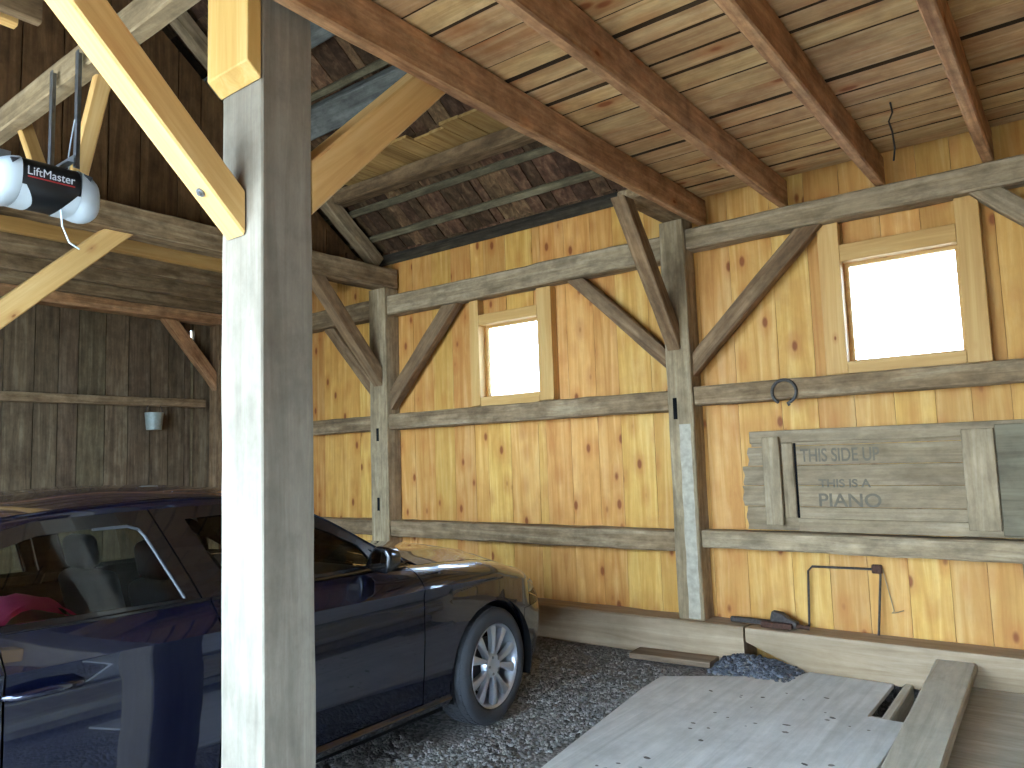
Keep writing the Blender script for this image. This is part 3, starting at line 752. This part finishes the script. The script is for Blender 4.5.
for sgn in (-1, 1):
    lens = MB(); rows = []
    for i in range(9):
        a = i/8*PI/2
        k = math.cos(a)**.55 if i < 8 else .02
        yy = .126+.115*math.sin(a)
        rows.append([(OX+px*1.03*k, 1.405+sgn*yy, 2.838-.02*math.sin(a)+pz*1.03*k-(.02*math.sin(a) if pz < 0 else 0)) for px, pz in sec])
    # skirt that wraps back under the housing
    lens.grid(rows, True)
    part('lamp_lens', lens, M['white_plastic'], op, smooth=60)
    sk = MB(); rows = []
    for j in range(7):
        u = j/6
        rr_ = []
        for (px, pz) in sec:
            if pz < -.02: rr_.append((OX+px*1.045, 1.405+sgn*(.126-u*.075*min(1, (-pz-.02)/.09)), 2.838+pz*1.045))
        rows.append(rr_)
    sk.grid(rows); part('lens_skirt', sk, M['white_plastic'], op, smooth=60)
    part('lens_slot', MB().prism([(1.405+sgn*.135, 2.912), (1.405+sgn*.175, 2.905), (1.405+sgn*.165, 2.882)], 0, OX+.131, OX+.139), M['gray_plastic'], op)
def op_text(body_, y0, y1, z, size, mat, name='lettering'):
    me = text_mesh(body_, size, .0008, 0.)
    xs = [v.co.x for v in me.vertices]; w = max(xs)-min(xs); mn = min(xs); k = (y1-y0)/w
    for v in me.vertices:
        x, y, zz = v.co; v.co = (OX+.1405+zz, y0+(x-mn)*k, z+y)
    part(name, me, mat, op, normals=False)
op_text('LiftMaster', 1.300, 1.500, 2.846, .055, M['print_white'])
part('red_stripe', MB().box((OX+.1398, 1.300, 2.833), (OX+.1412, 1.500, 2.839)), M['print_red'], op)
for x, y, z0 in ((-3.80, 1.52, 2.915), (-4.1, 1.52, 2.96)):
    st = MB().box((x, y, 2.96), (x+.032, y+.003, 3.55)).box((x, y, 2.96), (x+.003, y+.03, 3.55))
    part('hanger_strap', st, M['steel'], op)
part('cross_bracket', MB().box((-4.12, 1.50, 2.963), (-3.74, 1.503, 3.003)).box((-4.12, 1.47, 2.960), (-3.74, 1.503, 2.963)), M['steel'], op)
part('rail', MB().box((OX-.02, -1.2, 2.93), (OX+.02, 1.27, 2.975)), M['steel'], op)
part('cord', MB().tube([(OX+.06, 1.47, 2.75), (OX+.06, 1.48, 2.66), (OX+.065, 1.51, 2.585), (OX+.07, 1.555, 2.56)], .004, 6), M['white_plastic'], op, smooth=60)
part('lead', MB().tube([(OX+.05, 1.50, 2.93), (OX+.06, 1.51, 2.98), (OX+.02, 1.515, 3.02), (OX+.03, 1.52, 3.1), (OX+.07, 1.52, 3.2)], .003, 6), M['white_plastic'], op, smooth=60)
timber('hanger_strut', (-3.80, 1.68, 3.56), (-4.10, 1.68, 2.98), .04, .085, M['pine'], 'pale pine strut slanting down behind the opener from the header', 'strut', 'pine struts behind the opener', up=(0, 1, 0), jit=.001) if False else None
timber('hanger_strut', (-3.79, 1.67, 3.58), (-4.16, 1.67, 2.95), .085, .045, M['pine'], 'pale pine strut slanting down to the right end of the opener', 'strut', 'pine struts behind the opener', up=(1, 0, .5), jit=.001)
timber('hanger_strut', (-4.90, 1.67, 3.60), (-4.50, 1.67, 3.05), .085, .045, M['pine'], 'short pine strut behind the opener, left of the hanging straps', 'strut', 'pine struts behind the opener', up=(1, 0, -.5), jit=.001)

# ------------------------------------------------------------------ car
car = empty('car', 'dark navy blue sedan parked nose toward the pine wall behind the foreground post', 'car', (-3.69, 3.41, 0))
def cpart(name, mb, mat, parent=None, smooth=24, **k):
    """car parts are written in car coordinates: x to its right, y forward from the front axle, z up"""
    return obj(name, mb, mat, parent or car, smooth=smooth, **k)
def interp(tab, x):
    if x <= tab[0][0]: return tab[0][1]
    for (a, va), (b, vb) in zip(tab, tab[1:]):
        if x <= b:
            t = (x-a)/(b-a); t2 = t*t*(3-2*t)*.5+t*.5
            return va+(vb-va)*t2
    return tab[-1][1]
def catmull(P, n=14):
    out = []
    for i in range(len(P)-1):
        p0 = P[max(i-1, 0)]; p1 = P[i]; p2 = P[i+1]; p3 = P[min(i+2, len(P)-1)]
        if i == 0: p0 = tuple(2*a-b for a, b in zip(p1, p2))
        for k in range(n):
            t = k/n
            out.append(tuple(.5*((2*b)+(-a+c)*t+(2*a-5*b+4*c-d)*t*t+(-a+3*b-3*c+d)*t**3) for a, b, c, d in zip(p0, p1, p2, p3)))
    out.append(P[-1]); return out
PLAN = catmull([(0,.87),(.2,.865),(.4,.835),(.58,.775),(.70,.69),(.785,.575),(.84,.42),(.875,.22),(.895,0),(.908,-.5),(.913,-1.2),(.912,-2.0),(.905,-2.7),(.88,-3.2),(.83,-3.52),(.74,-3.68),(.58,-3.77),(.35,-3.815),(0,-3.83)])
PS = [0.]
for a, b in zip(PLAN, PLAN[1:]): PS.append(PS[-1]+math.dist(a, b))
def plan_at(s):
    s = max(0, min(PS[-1], s)); lo, hi = 0, len(PS)-1
    while hi-lo > 1:
        m = (lo+hi)//2
        if PS[m] <= s: lo = m
        else: hi = m
    t = (s-PS[lo])/(PS[hi]-PS[lo]+1e-9)
    p = tuple(PLAN[lo][k]+(PLAN[hi][k]-PLAN[lo][k])*t for k in (0, 1))
    a = PLAN[max(lo-2, 0)]; b = PLAN[min(hi+2, len(PLAN)-1)]
    if lo < 3: a = (-PLAN[3][0], PLAN[3][1])
    dx, dy = b[0]-a[0], b[1]-a[1]; L = math.hypot(dx, dy)
    return p, (-dy/L, dx/L)
def s_of_y(y):
    for i in range(len(PLAN)-1):
        if PLAN[i][1] >= y >= PLAN[i+1][1]:
            t = (PLAN[i][1]-y)/(PLAN[i][1]-PLAN[i+1][1]+1e-9); return PS[i]+t*(PS[i+1]-PS[i])
    return PS[-1]
SP = [(.15,.13),(.175,.085),(.20,.05),(.235,.022),(.262,.034),(.33,.028),(.45,.017),(.6,.009),(.74,.009),(.80,.010),(.822,.004),(.835,0),(.9,0)]
FP = [(.15,.16),(.19,.08),(.25,.03),(.35,.012),(.45,0),(.53,0),(.60,.012),(.66,.035),(.72,.075),(.78,.13)]
RP = [(.15,.2),(.22,.09),(.3,.03),(.45,0),(.58,0),(.64,.03),(.8,.045),(.93,.06),(1.0,.1)]
ZC = [(-4,.90),(-3.2,.875),(-2.2,.862),(-1.24,.847),(-.57,.834),(-.25,.824),(.1,.805),(.3,.765),(.5,.72),(.87,.70)]
ZH = [(-4,.985),(-3,.985),(-1.7,.968),(-.6,.945),(-.4,.932),(0,.905),(.2,.875),(.38,.825),(.55,.775),(.72,.745),(.87,.735)]
WD = [(-4,.12),(-3,.11),(-.9,.10),(-.4,.155),(0,.175),(.3,.16),(.55,.10),(.87,.06)]
EL = [(-1.0,0),(-.3,1),(1,1)]
def smooth01(t): t = max(0, min(1, t)); return t*t*(3-2*t)
def inset_z(y, z):
    wf = smooth01((y-.35)/.35); wr = smooth01((-3.3-y)/.35)
    return interp(SP, z)*(1-wf-wr)+interp(FP, z)*wf+interp(RP, z)*wr
def P_lower(s, z, extra=0.):
    (x, y), n = plan_at(s); d = inset_z(y, z)+extra
    return (x-n[0]*d, y-n[1]*d, z)
def P_upper(s, t, extra=0.):
    (x, y), n = plan_at(s); zc, zh, w = interp(ZC, y), interp(ZH, y), interp(WD, y); e = interp(EL, y)
    a = t*PI/2
    z = zc+(zh-zc)*(t*(1-e)+math.sin(a)*e); d = w*((t**1.05)*(1-e)+(.3*t+.7*(1-math.cos(a)))*e)+inset_z(y, min(zc, .9))+extra
    return (x-n[0]*d, y-n[1]*d, z)
def mir(p, sg): return (p[0]*sg, p[1], p[2])
AR = .352
def arch(y, base, centres=(0., -2.81)):
    z = base
    for c in centres:
        if abs(y-c) < AR: z = max(z, .33+math.sqrt(AR*AR-(y-c)**2))
    return z
def side_panel(ys, base, sg, top=True, ztop=None, nl=16, nu=10, lip=True, archs=True):
    """panel between stations ys (front to back) from zlo to the belt, with turned-in edges"""
    rows = []
    S = [s_of_y(y) for y in ys]
    cols = []
    for k, s in enumerate(S):
        y = plan_at(s)[0][1]; zlo = arch(y, base) if archs else base
        zc = interp(ZC, y) if ztop is None else ztop
        col = []
        if lip: col.append(P_lower(s, zlo, .02))
        for i in range(nl+1): col.append(P_lower(s, zlo+(zc-zlo)*i/nl))
        if top and ztop is None:
            for i in range(1, nu+1): col.append(P_upper(s, i/nu))
            if lip: col.append(P_upper(s, 1, .02))
        cols.append(col)
    if lip:
        for e in (0, -1):
            y = plan_at(S[e])[0][1]; c = cols[e]
            new = []
            for p in c:
                q, n = plan_at(S[e]); new.append((p[0]-n[0]*.02, p[1]-n[1]*.02, p[2]))
            if e == 0: cols.insert(0, new)
            else: cols.append(new)
    return MB().grid([[mir(p, sg) for p in c] for c in cols])
def frange(a, b, n): return [a+(b-a)*i/n for i in range(n+1)]
def arch_ys(c, y0, y1, n=22):
    """stations from y0 down to y1, dense where they cross the arch centred at c"""
    inner = [c+AR*math.cos(PI*i/n) for i in range(n+1)]
    inner = [inner[0]-1e-4]+inner[1:-1]+[inner[-1]+1e-4, inner[-1]-1e-4]
    out = [y for y in inner if y1 < y < y0]
    a = [y for y in frange(y0, max(c+AR, y1), 4) if y > c+AR] if y0 > c+AR else [y0]
    b = [y for y in frange(c-AR, y1, 6) if y < c-AR-1e-3] if y1 < c-AR else [y1]
    return sorted(set(a+out+b), reverse=True)

def gx(y, z):
    t = max(0, (z-.965)/.37)
    return (.805-.172*t**1.12)*(1-.045*((y+1.75)/1.3)**2)
def g3(y, z, sg, out=0.): return (sg*(gx(y, z)+out), y, z)
def resample(P, n):
    d = [0.]
    for a, b in zip(P, P[1:]): d.append(d[-1]+math.dist(a, b))
    out = []
    for i in range(n+1):
        t = d[-1]*i/n; k = 0
        while k < len(P)-2 and d[k+1] < t: k += 1
        u = (t-d[k])/(d[k+1]-d[k]+1e-9); out.append(tuple(P[k][j]+(P[k+1][j]-P[k][j])*u for j in (0, 1)))
    return out
def pane(bot, top, sg, out, n=20, m=8):
    b = resample(bot, n); t = resample(top, n)
    return MB().grid([[g3(b[i][0]+(t[i][0]-b[i][0])*j/m, b[i][1]+(t[i][1]-b[i][1])*j/m, sg, out) for i in range(n+1)] for j in range(m+1)])
def ring(inner, outer, sg, out, sub=6, depth=.02):
    I, O = [], []; n = len(inner)
    for k in range(n):
        for j in range(sub):
            t = j/sub
            I.append(tuple(inner[k][q]+(inner[(k+1) % n][q]-inner[k][q])*t for q in (0, 1)))
            O.append(tuple(outer[k][q]+(outer[(k+1) % n][q]-outer[k][q])*t for q in (0, 1)))
    rows = [[g3(*p, sg, out-depth) for p in I], [g3(*p, sg, out) for p in I], [g3(*p, sg, out) for p in O], [g3(*p, sg, out-depth) for p in O]]
    return MB().grid(rows, True)

FG_B = [(-1.60,.985),(-.80,.985)]; FG_T = [(-1.735,1.285),(-1.45,1.292),(-1.22,1.245),(-1.03,1.165),(-.876,1.085)]
RG_B = [(-2.72,1.0),(-1.797,.985)]; RG_T = [(-2.62,1.15),(-2.43,1.232),(-2.29,1.272),(-1.965,1.285),(-1.905,1.235)]
for sg in (1, -1):
    ff = cpart('front_fender', side_panel(arch_ys(0, .352, -.568), .215, sg, nl=14), M['paint'])
    fd = cpart('front_door', side_panel(frange(-.575, -1.70, 16), .264, sg), M['paint'])
    rd = cpart('rear_door', side_panel(frange(-1.708, -2.455, 12), .264, sg), M['paint'])
    cpart('rear_quarter', side_panel(arch_ys(-2.81, -2.463, -3.45), .215, sg), M['paint'])
    cpart('side_skirt', side_panel(frange(-.36, -2.45, 14), .15, sg, top=False, ztop=.258, nl=8, archs=False), M['paint'])
    # arch liners
    for c in (0., -2.81):
        rows = []
        for x in (.878, .60):
            rows.append([(sg*x, c+(AR+.012)*math.cos(PI*(-.12+1.24*i/30)), .33+(AR+.012)*math.sin(PI*(-.12+1.24*i/30))) for i in range(31)])
        rows.append([(sg*.60, c, .33) for i in range(31)])
        cpart('arch_liner', MB().grid(rows), M['black'])
    # glass and frames belong to the doors
    cpart('window_glass', pane(FG_B, FG_T, sg, -.004), M['autoglass'], fd)
    cpart('window_glass', pane(RG_B, RG_T, sg, -.004), M['autoglass'], rd)
    fi = [(-1.60,.985),(-.80,.985),(-.876,1.085),(-1.03,1.165),(-1.22,1.245),(-1.45,1.292),(-1.735,1.285)]
    fo = [(-1.728,.962),(-.775,.958),(-.835,1.105),(-.985,1.198),(-1.185,1.282),(-1.44,1.335),(-1.875,1.335)]
    cpart('window_frame', ring(fi, fo, sg, .004), M['trim_black'], fd)
    ri = [(-2.72,1.0),(-1.797,.985),(-1.905,1.235),(-1.965,1.285),(-2.29,1.272),(-2.43,1.232),(-2.62,1.15)]
    ro = [(-2.86,.975),(-1.736,.962),(-1.86,1.28),(-1.882,1.335),(-2.30,1.322),(-2.47,1.282),(-2.74,1.18)]
    cpart('window_frame', ring(ri, ro, sg, .004), M['trim_black'], rd)
    cpart('seal', MB().tube([g3(*p, sg, .0) for p in ([(-1.805,.985)]+[(-1.912,1.235),(-1.93,1.262),(-1.968,1.276),(-2.1,1.276)])], .006, 6), M['gray_plastic'], rd)
    # mirror triangle
    cpart('quarter_pane', pane([(-.785,.985), (-.62,.962)], [(-.848,1.078), (-.66,.985)], sg, -.002, 6, 5), M['autoglass'], fd)
    cpart('quarter_frame', ring([(-.785,.985),(-.62,.962),(-.66,.985),(-.848,1.078)], [(-.80,.955),(-.56,.948),(-.62,1.0),(-.84,1.104)], sg, .003), M['trim_black'], fd)
    cpart('belt_strip', MB().tube([g3(y, .966, sg, .006) for y in frange(-.60, -1.70, 10)], .009, 6), M['trim_black'], fd)
    cpart('belt_strip', MB().tube([g3(y, .968, sg, .006) for y in frange(-1.71, -2.84, 10)], .009, 6), M['trim_black'], rd)
    # handles
    for y0, dr in ((-1.50, fd), (-2.34, rd)):
        x = .908
        cpart('door_handle', MB().tube([(sg*(x-.01), y0-.115, .792), (sg*(x+.028), y0-.095, .795), (sg*(x+.036), y0, .797), (sg*(x+.028), y0+.095, .793), (sg*(x-.01), y0+.115, .79)], [.012,.014,.015,.014,.012], 10), M['paint'], dr, smooth=60)
    # door mirror
    mm = bevel(MB().prism([(.80, .985), (.86, .962), (.955, .958), (.985, .985), (.99, 1.05), (.965, 1.085), (.88, 1.09), (.84, 1.05)], 1, -.89, -.79).mesh('mirror'), .018, 3)
    for v in mm.vertices:
        if v.co.y > -.82: v.co.x = .90+(v.co.x-.90)*.8; v.co.z = 1.025+(v.co.z-1.025)*.75
        v.co.x *= sg
    mo = cpart('door_mirror', mm, M['trim_black'], fd, smooth=50)
    cpart('mirror_glass', MB().prism([(sg*.865, .985), (sg*.95, .98), (sg*.968, 1.0), (sg*.97, 1.045), (sg*.95, 1.065), (sg*.885, 1.07), (sg*.865, 1.04)], 1, -.894, -.8905), M['mirror'], fd)
    # roof side rail: A-pillar, cant rail, C-pillar as one strip
    TOP = [(.79,-.555,.945),(.735,-.80,1.09),(.672,-1.05,1.235),(.628,-1.25,1.325),(.606,-1.45,1.362),(.60,-1.8,1.373),(.60,-2.3,1.352),(.605,-2.75,1.285),(.63,-3.05,1.17),(.68,-3.35,1.03),(.72,-3.5,.985)]
    LOW = [(-.60,.955),(-.80,1.075),(-1.03,1.215),(-1.22,1.285),(-1.46,1.325),(-1.8,1.33),(-2.3,1.318),(-2.55,1.25),(-2.72,1.165),(-2.83,1.02),(-2.86,.975)]
    tp = catmull(TOP, 5); lw = resample(catmull(LOW, 5), len(tp)-1)
    rows = []
    for j in range(5):
        u = j/4; row = []
        for a, b in zip(tp, lw):
            q = (gx(*b)-.003, b[0], b[1]); bul = .012*math.sin(PI*u)
            row.append((sg*(a[0]+(q[0]-a[0])*u+bul), a[1]+(q[1]-a[1])*u, a[2]+(q[2]-a[2])*u+bul*.6))
        rows.append(row)
    cpart('roof_pillar', MB().grid(rows), M['paint'], smooth=60)
# bumpers run right across
def wrap(s0, z0, z1, n, m, fn=P_lower):
    S = frange(s0, 0, n); rows = []
    for s in S: rows.append([fn(s, z) for z in frange(z0, z1, m)])
    for s in S[::-1][1:]: rows.append([mir(fn(s, z), -1) for z in frange(z0, z1, m)])
    return MB().grid(rows)
sb = s_of_y(.357)
for sg in (1, -1):
    rows = []
    for s in frange(s_of_y(.350), s_of_y(.428), 5):
        zc = interp(ZC, plan_at(s)[0][1]); rows.append([mir(P_lower(s, .578+(zc-.578)*j/8), sg) for j in range(9)])
    cpart('fender_tip', MB().grid(rows), M['paint'])
fb = cpart('front_bumper', wrap(sb, .155, .575, 40, 14), M['paint'], smooth=40)
cpart('bumper_lip', wrap(s_of_y(.45), .15, .19, 30, 2, lambda s, z: P_lower(s, z, -.012)), M['trim_black'])
def P_edge(s, t):   # fender top edge band between headlight top and hood
    return P_upper(s, t)
# headlights and grille fill the band above the bumper
s_in = [s for s in [PS[-1]*i/4000 for i in range(1200)] if plan_at(s)[0][0] > .38][0]
for sg in (1, -1):
    rows = []; rows2 = []
    for s in frange(s_of_y(.43), s_in, 22):
        (x, y), n = plan_at(s); zc = interp(ZC, y)
        rows.append([mir(P_lower(s, .58+(zc-.004-.58)*j/8, -.002), sg) for j in range(9)])
        rows2.append([mir(P_lower(s, .58+(zc-.004-.58)*j/4, .05), sg) for j in range(5)])
    hl = cpart('headlight', MB().grid(rows2), M['chrome'], smooth=60)
    cpart('lens', MB().grid(rows), M['lamp_glass'], hl, smooth=60)
    for k, s in enumerate((s_in+.14, s_in+.27)):
        (x, y), n = plan_at(s)
        cpart('projector', MB().lathe([(-.02, .0001), (0, .03), (-.01, .045), (-.04, .045)], axis=1, n=20, c=(sg*(x-n[0]*.04), y-n[1]*.04, .645)), M['steel'], hl, smooth=60)
gr = cpart('grille', wrap(s_in-.01, .36, .70, 16, 6, lambda s, z: P_lower(s, z, -.004)), M['black'])
for k in range(9):
    z = .38+k*.037
    S = frange(s_in-.03, 0, 10); pts = [P_lower(s, z, -.012) for s in S]; pts += [mir(p, -1) for p in pts[::-1][1:]]
    cpart('slat', MB().tube(pts, .006, 6), M['gray_plastic'], gr, smooth=60)
# upper band across the nose + fender tops in front of the wheel
for sg in (1, -1):
    rows = [[mir(P_upper(s, i/8), sg) for i in range(9)] for s in frange(s_of_y(.352), 0.0, 30)]
    cpart('nose_panel', MB().grid(rows), M['paint'], smooth=50)
# hood
rows = []
HS = frange(s_of_y(-.47), 0.02, 40)
for k, s in enumerate(HS):
    e = P_upper(s, 1, .004); row = []
    for j in range(33):
        u = -1+2*j/32; y = e[1]; w = abs(e[0])
        cr_ = .075*smooth01(w/.72)
        # shut line curves forward at the centre of the windshield
        yy = y+(.07*(1-u*u)*smooth01((-.1-y)/.4))
        # twin power crease
        cre = .007*math.exp(-((abs(u)-.62)/.07)**2)*smooth01(w/.6)
        row.append((u*w, yy, e[2]+.002+cr_*(1-abs(u)**2.3)+cre))
    rows.append(row)
cpart('hood', MB().grid(rows), M['paint'], smooth=50)
# cowl, windshield, roof, rear window, boot
def sheet(front, back, crown_f, crown_b, n=14, m=24, pw=2.2, mid=0.):
    """front/back: (x_edge, y_edge, z_edge, y_centre, z_centre)"""
    rows = []
    for i in range(n+1):
        t = i/n; row = []
        for j in range(m+1):
            u = -1+2*j/m; k = 1-abs(u)**pw
            P = []
            for (xe, ye, ze, yc, zc) in (front, back):
                P.append((u*xe, ye+(yc-ye)*k, ze+(zc-ze)*k))
            b = mid*math.sin(PI*t)
            row.append((P[0][0]+(P[1][0]-P[0][0])*t, P[0][1]+(P[1][1]-P[0][1])*t, P[0][2]+(P[1][2]-P[0][2])*t+b))
        rows.append(row)
    return MB().grid(rows)
cpart('cowl', sheet((.77,-.50,.905,-.38,.955), (.76,-.66,.945,-.50,.985), 0, 0, 4), M['trim_black'])
for x0, x1 in ((.55, -.05), (-.1, -.62)):
    cpart('wiper', MB().tube([(x0, -.47, .975), (x0-.2, -.50, 1.0), ((x0+x1)/2, -.535, 1.02), (x1, -.56, 1.015)], [.012, .010, .008, .006], 8), M['trim_black'], smooth=60)
cpart('windshield', sheet((.775,-.615,.945,-.47,.985), (.612,-1.40,1.355,-1.32,1.398), 0, 0, 16, mid=.022), M['autoglass'], smooth=60)
rows = []
for i in range(25):
    y = -1.36-1.46*i/24
    xe = interp([(-2.9,.608),(-1.8,.602),(-1.3,.612)], y); ze = interp([(-2.85,1.265),(-2.6,1.315),(-2.3,1.352),(-1.8,1.375),(-1.45,1.364),(-1.3,1.345)], y)
    zc = interp([(-2.85,1.345),(-2.4,1.408),(-1.9,1.432),(-1.6,1.424),(-1.3,1.393)], y)
    rows.append([(xe*u, y+(.05*(1-u*u) if i == 0 else 0), ze+(zc-ze)*(1-abs(u)**2.4)) for u in frange(-1, 1, 24)])
cpart('roof', MB().grid(rows), M['paint'], smooth=60)
cpart('rear_window', sheet((.608,-2.83,1.268,-2.83,1.345), (.66,-3.36,1.03,-3.42,1.04), 0, 0, 12, mid=.02), M['autoglass'], smooth=60)
cpart('boot_lid', sheet((.70,-3.36,1.02,-3.43,1.035), (.66,-3.70,.985,-3.79,.995), 0, 0, 8, mid=.005), M['paint'], smooth=60)
# rear end
def wrap_r(s0, z0, z1, n, m):
    S = frange(s0, PS[-1], n); rows = [[P_lower(s, z) for z in frange(z0, z1, m)] for s in S]
    rows += [[mir(P_lower(s, z), -1) for z in frange(z0, z1, m)] for s in S[::-1][1:]]
    return MB().grid(rows)
cpart('rear_bumper', wrap_r(s_of_y(-3.455), .155, .66, 30, 12), M['paint'], smooth=40)
cpart('tail_panel', wrap_r(s_of_y(-3.455), .66, .985, 30, 8), M['paint'], smooth=40)
# dark inner tub so shut lines and glass have something behind them
tub = MB()
for sg in (1, -1):
    rows = [[mir(P_lower(s_of_y(y), z, .05), sg) for y in frange(-.42, -2.40, 20)] for z in (.2, .35, .5, .7, .82, .90)]
    tub.grid(rows)
tub.box((-.60, -3.6, .17), (.60, .55, .20)); tub.box((-.85, -2.4, .18), (.85, -.40, .20))
tub.box((-.78, -.62, .2), (.78, -.60, .88)); tub.box((-.7, -2.62, .2), (.7, -2.60, .82)); tub.box((-.62, -3.55, .82), (.62, -2.60, .84))
tub.box((-.60, -.6, .2), (.60, .5, .30))
cpart('floor_pan', tub, M['black'], smooth=None)
# interior
def seat(x, y, w, name='seat'):
    st = cpart(name, rbox((x-w/2, y-.26, .36), (x+w/2, y+.26, .50), .05, 3), M['seat'], smooth=60)
    bk = bevel(MB().box((x-w/2+.015, -.06, 0), (x+w/2-.015, .06, .58)).mesh('backrest'), .045, 3)
    bk.transform(Matrix.Translation((0, y-.27, .44))@Matrix.Rotation(math.radians(14), 4, 'X'))
    cpart('backrest', bk, M['seat'], st, smooth=60)
    return st
def headrest(x, y, z, par):
    h_ = bevel(MB().box((x-.12, -.045, 0), (x+.12, .045, .17)).mesh('headrest'), .04, 3)
    h_.transform(Matrix.Translation((0, y, z))@Matrix.Rotation(math.radians(10), 4, 'X'))
    cpart('headrest', h_, M['seat'], par, smooth=60)
for x in (.37, -.37):
    st = seat(x, -1.27, .50, 'front_seat'); headrest(x, -1.69, 1.015, st)
st = seat(0, -2.26, 1.24, 'rear_bench')
for x in (.38, -.38): headrest(x, -2.64, .985, st)
dm = MB().prism([(-.62, .60), (-.62, .93), (-.72, .955), (-.88, .93), (-.95, .86), (-.92, .60)], 0, -.74, .74)
cpart('dashboard', bevel(dm.mesh('dashboard'), .02, 2), M['dash'], smooth=50)
sw = MB().tube([(-.37+.185*math.cos(t), -1.02-.185*math.sin(t)*.35, .86+.185*math.sin(t)*.94) for t in frange(0, 2*PI, 28)[:-1]], .014, 8, closed=True)
sw.tube([(-.37-.18, -1.02, .86), (-.37, -1.0, .86), (-.37+.18, -1.02, .86)], .018, 8); sw.tube([(-.37, -1.01, .86), (-.37, -.92, .82)], .03, 8)
cpart('steering_wheel', sw, M['dash'], smooth=60)
cpart('rear_shelf', MB().box((-.66, -3.2, .93), (.66, -2.70, .95)), M['dash'], smooth=None)
# wheels
def wheel(x, y, sg, steer):
    W = Matrix.Translation((x, y, .32))@Matrix.Rotation(steer, 4, 'Z')
    if sg < 0: W = W@Matrix.Rotation(PI, 4, 'Z')
    rim = MB().lathe([(-.10, .205), (-.09, .222), (-.07, .21), (.0, .20), (.06, .205), (.085, .213), (.098, .219), (.104, .227), (.098, .232), (.09, .232)], n=60)
    for k in range(5):
        for q in (-1, 1):
            a = 2*PI*k/5+q*math.radians(16.5)
            def at(r, off, xx): return (xx, r*math.cos(a)-off*math.sin(a), r*math.sin(a)+off*math.cos(a))
            rows = []
            for r, hw, xf in ((.045, .015, .082), (.08, .0135, .090), (.12, .0155, .094), (.165, .020, .096), (.20, .025, .094), (.222, .028, .092)):
                b_ = -q*.010*(1-r/.22)
                rows.append([at(r, b_-hw, xf-.035), at(r, b_-hw, xf-.006), at(r, b_-hw*.6, xf), at(r, b_+hw*.6, xf), at(r, b_+hw, xf-.006), at(r, b_+hw, xf-.035)])
            rim.grid(rows)
    rim.lathe([(.05, .075), (.082, .066), (.094, .052), (.096, .04), (.093, .032), (.093, .0001)], n=40)
    wh = cpart('wheel', rim.xf(W), M['alloy'], smooth=40)
    ty = MB().lathe([(-.10, .232), (-.112, .262), (-.108, .295), (-.09, .314), (-.06, .3195), (-.003, .3205), (.003, .3205), (.06, .3195), (.09, .314), (.108, .295), (.113, .262), (.107, .240), (.10, .231), (.09, .228)], n=72)
    cpart('tyre', ty.xf(W), M['rubber'], wh, smooth=50)
    tr = MB()   # tread blocks
    for k in range(60):
        for xx in (-.085, -.045, .005, .05):
            a0 = 2*PI*(k+.5*(1 if xx in (-.045, .05) else 0))/60; a1 = a0+2*PI/60*.72
            r0, r1 = .3165, .3235 if abs(xx+.02) < .05 else .3195
            vs = []
            for r in (r0, r1):
                for (xq, aq) in ((xx, a0), (xx+.034, a0+.01), (xx+.034, a1+.01), (xx, a1)): vs.append((xq, r*math.cos(aq), r*math.sin(aq)))
            tr.add(vs, [(3,2,1,0),(4,5,6,7),(0,1,5,4),(1,2,6,5),(2,3,7,6),(3,0,4,7)])
    cpart('tread', tr.xf(W), M['rubber'], wh, smooth=None)
    cpart('brake_disc', MB().lathe([(.02, .06), (.02, .15), (.035, .15), (.035, .06)], n=40).xf(W), M['disc'], wh)
    cpart('drum_shade', MB().lathe([(-.02, .0001), (-.02, .2)], n=32).xf(W), M['black'], wh)
    for k in range(5):
        a = 2*PI*(k+.5)/5; bl = MB().lathe([(.08, .009), (.098, .008), (.098, .0001)], n=8, c=(0, .047*math.cos(a), .047*math.sin(a)))
        cpart('wheel_bolt', bl.xf(W), M['steel'], wh)
for sg in (1, -1):
    wheel(sg*.782, 0, sg, math.radians(5)); wheel(sg*.778, -2.81, sg, 0)
# bundle on the rear seat
bd = empty('bundle', 'pink and cream padded bundle on the rear seat, seen through the rear door window', 'bundle', (-3.33, 1.22, .51))
part('cushion', rbox((-3.40, 1.02, .51), (-3.04, 1.30, .965), .06, 3), M['cream'], bd, smooth=60)
pf = []
for i in range(9):
    u = i/8; pf.append([(-3.42+.36*j/6, 1.03+.25*u, .985+.055*math.sin(PI*u)**.7-.03*abs(j-3)/3*u+.008*math.sin(j*2+i)) for j in range(7)])
pm = MB().grid(pf); n0 = len(pm.v); pm.v += [(x, y, z-.02) for x, y, z in pm.v]; pm.f += [tuple(i+n0 for i in f_)[::-1] for f_ in pm.f]
part('pink_cover', pm, M['pink'], bd, smooth=60)


# ------------------------------------------------------------------ light
w = bpy.data.worlds.new('sky'); bpy.context.scene.world = w; w.use_nodes = True
bg = w.node_tree.nodes['Background']; bg.inputs['Color'].default_value = (.55, .76, 1.0, 1); bg.inputs['Strength'].default_value = 7.5
sd = bpy.data.lights.new('sun', 'SUN'); sd.energy = 3; sd.color = (1, .93, .82); sd.angle = math.radians(.6)
so = bpy.data.objects.new('sun', sd); C.objects.link(so)
dirv = Vector((.35, .55, -1.0)); so.rotation_euler = dirv.to_track_quat('-Z', 'Y').to_euler(); so.location = (0, -10, 12)

sc = bpy.context.scene
sc.view_settings.view_transform = 'Standard'; sc.view_settings.look = 'None'
sc.view_settings.gamma = 1; sc.view_settings.use_curve_mapping = False
sc.view_settings.exposure = 2.22
sc.cycles.max_bounces = 10; sc.cycles.diffuse_bounces = 6; sc.cycles.transparent_max_bounces = 12
sc.cycles.sample_clamp_indirect = 10
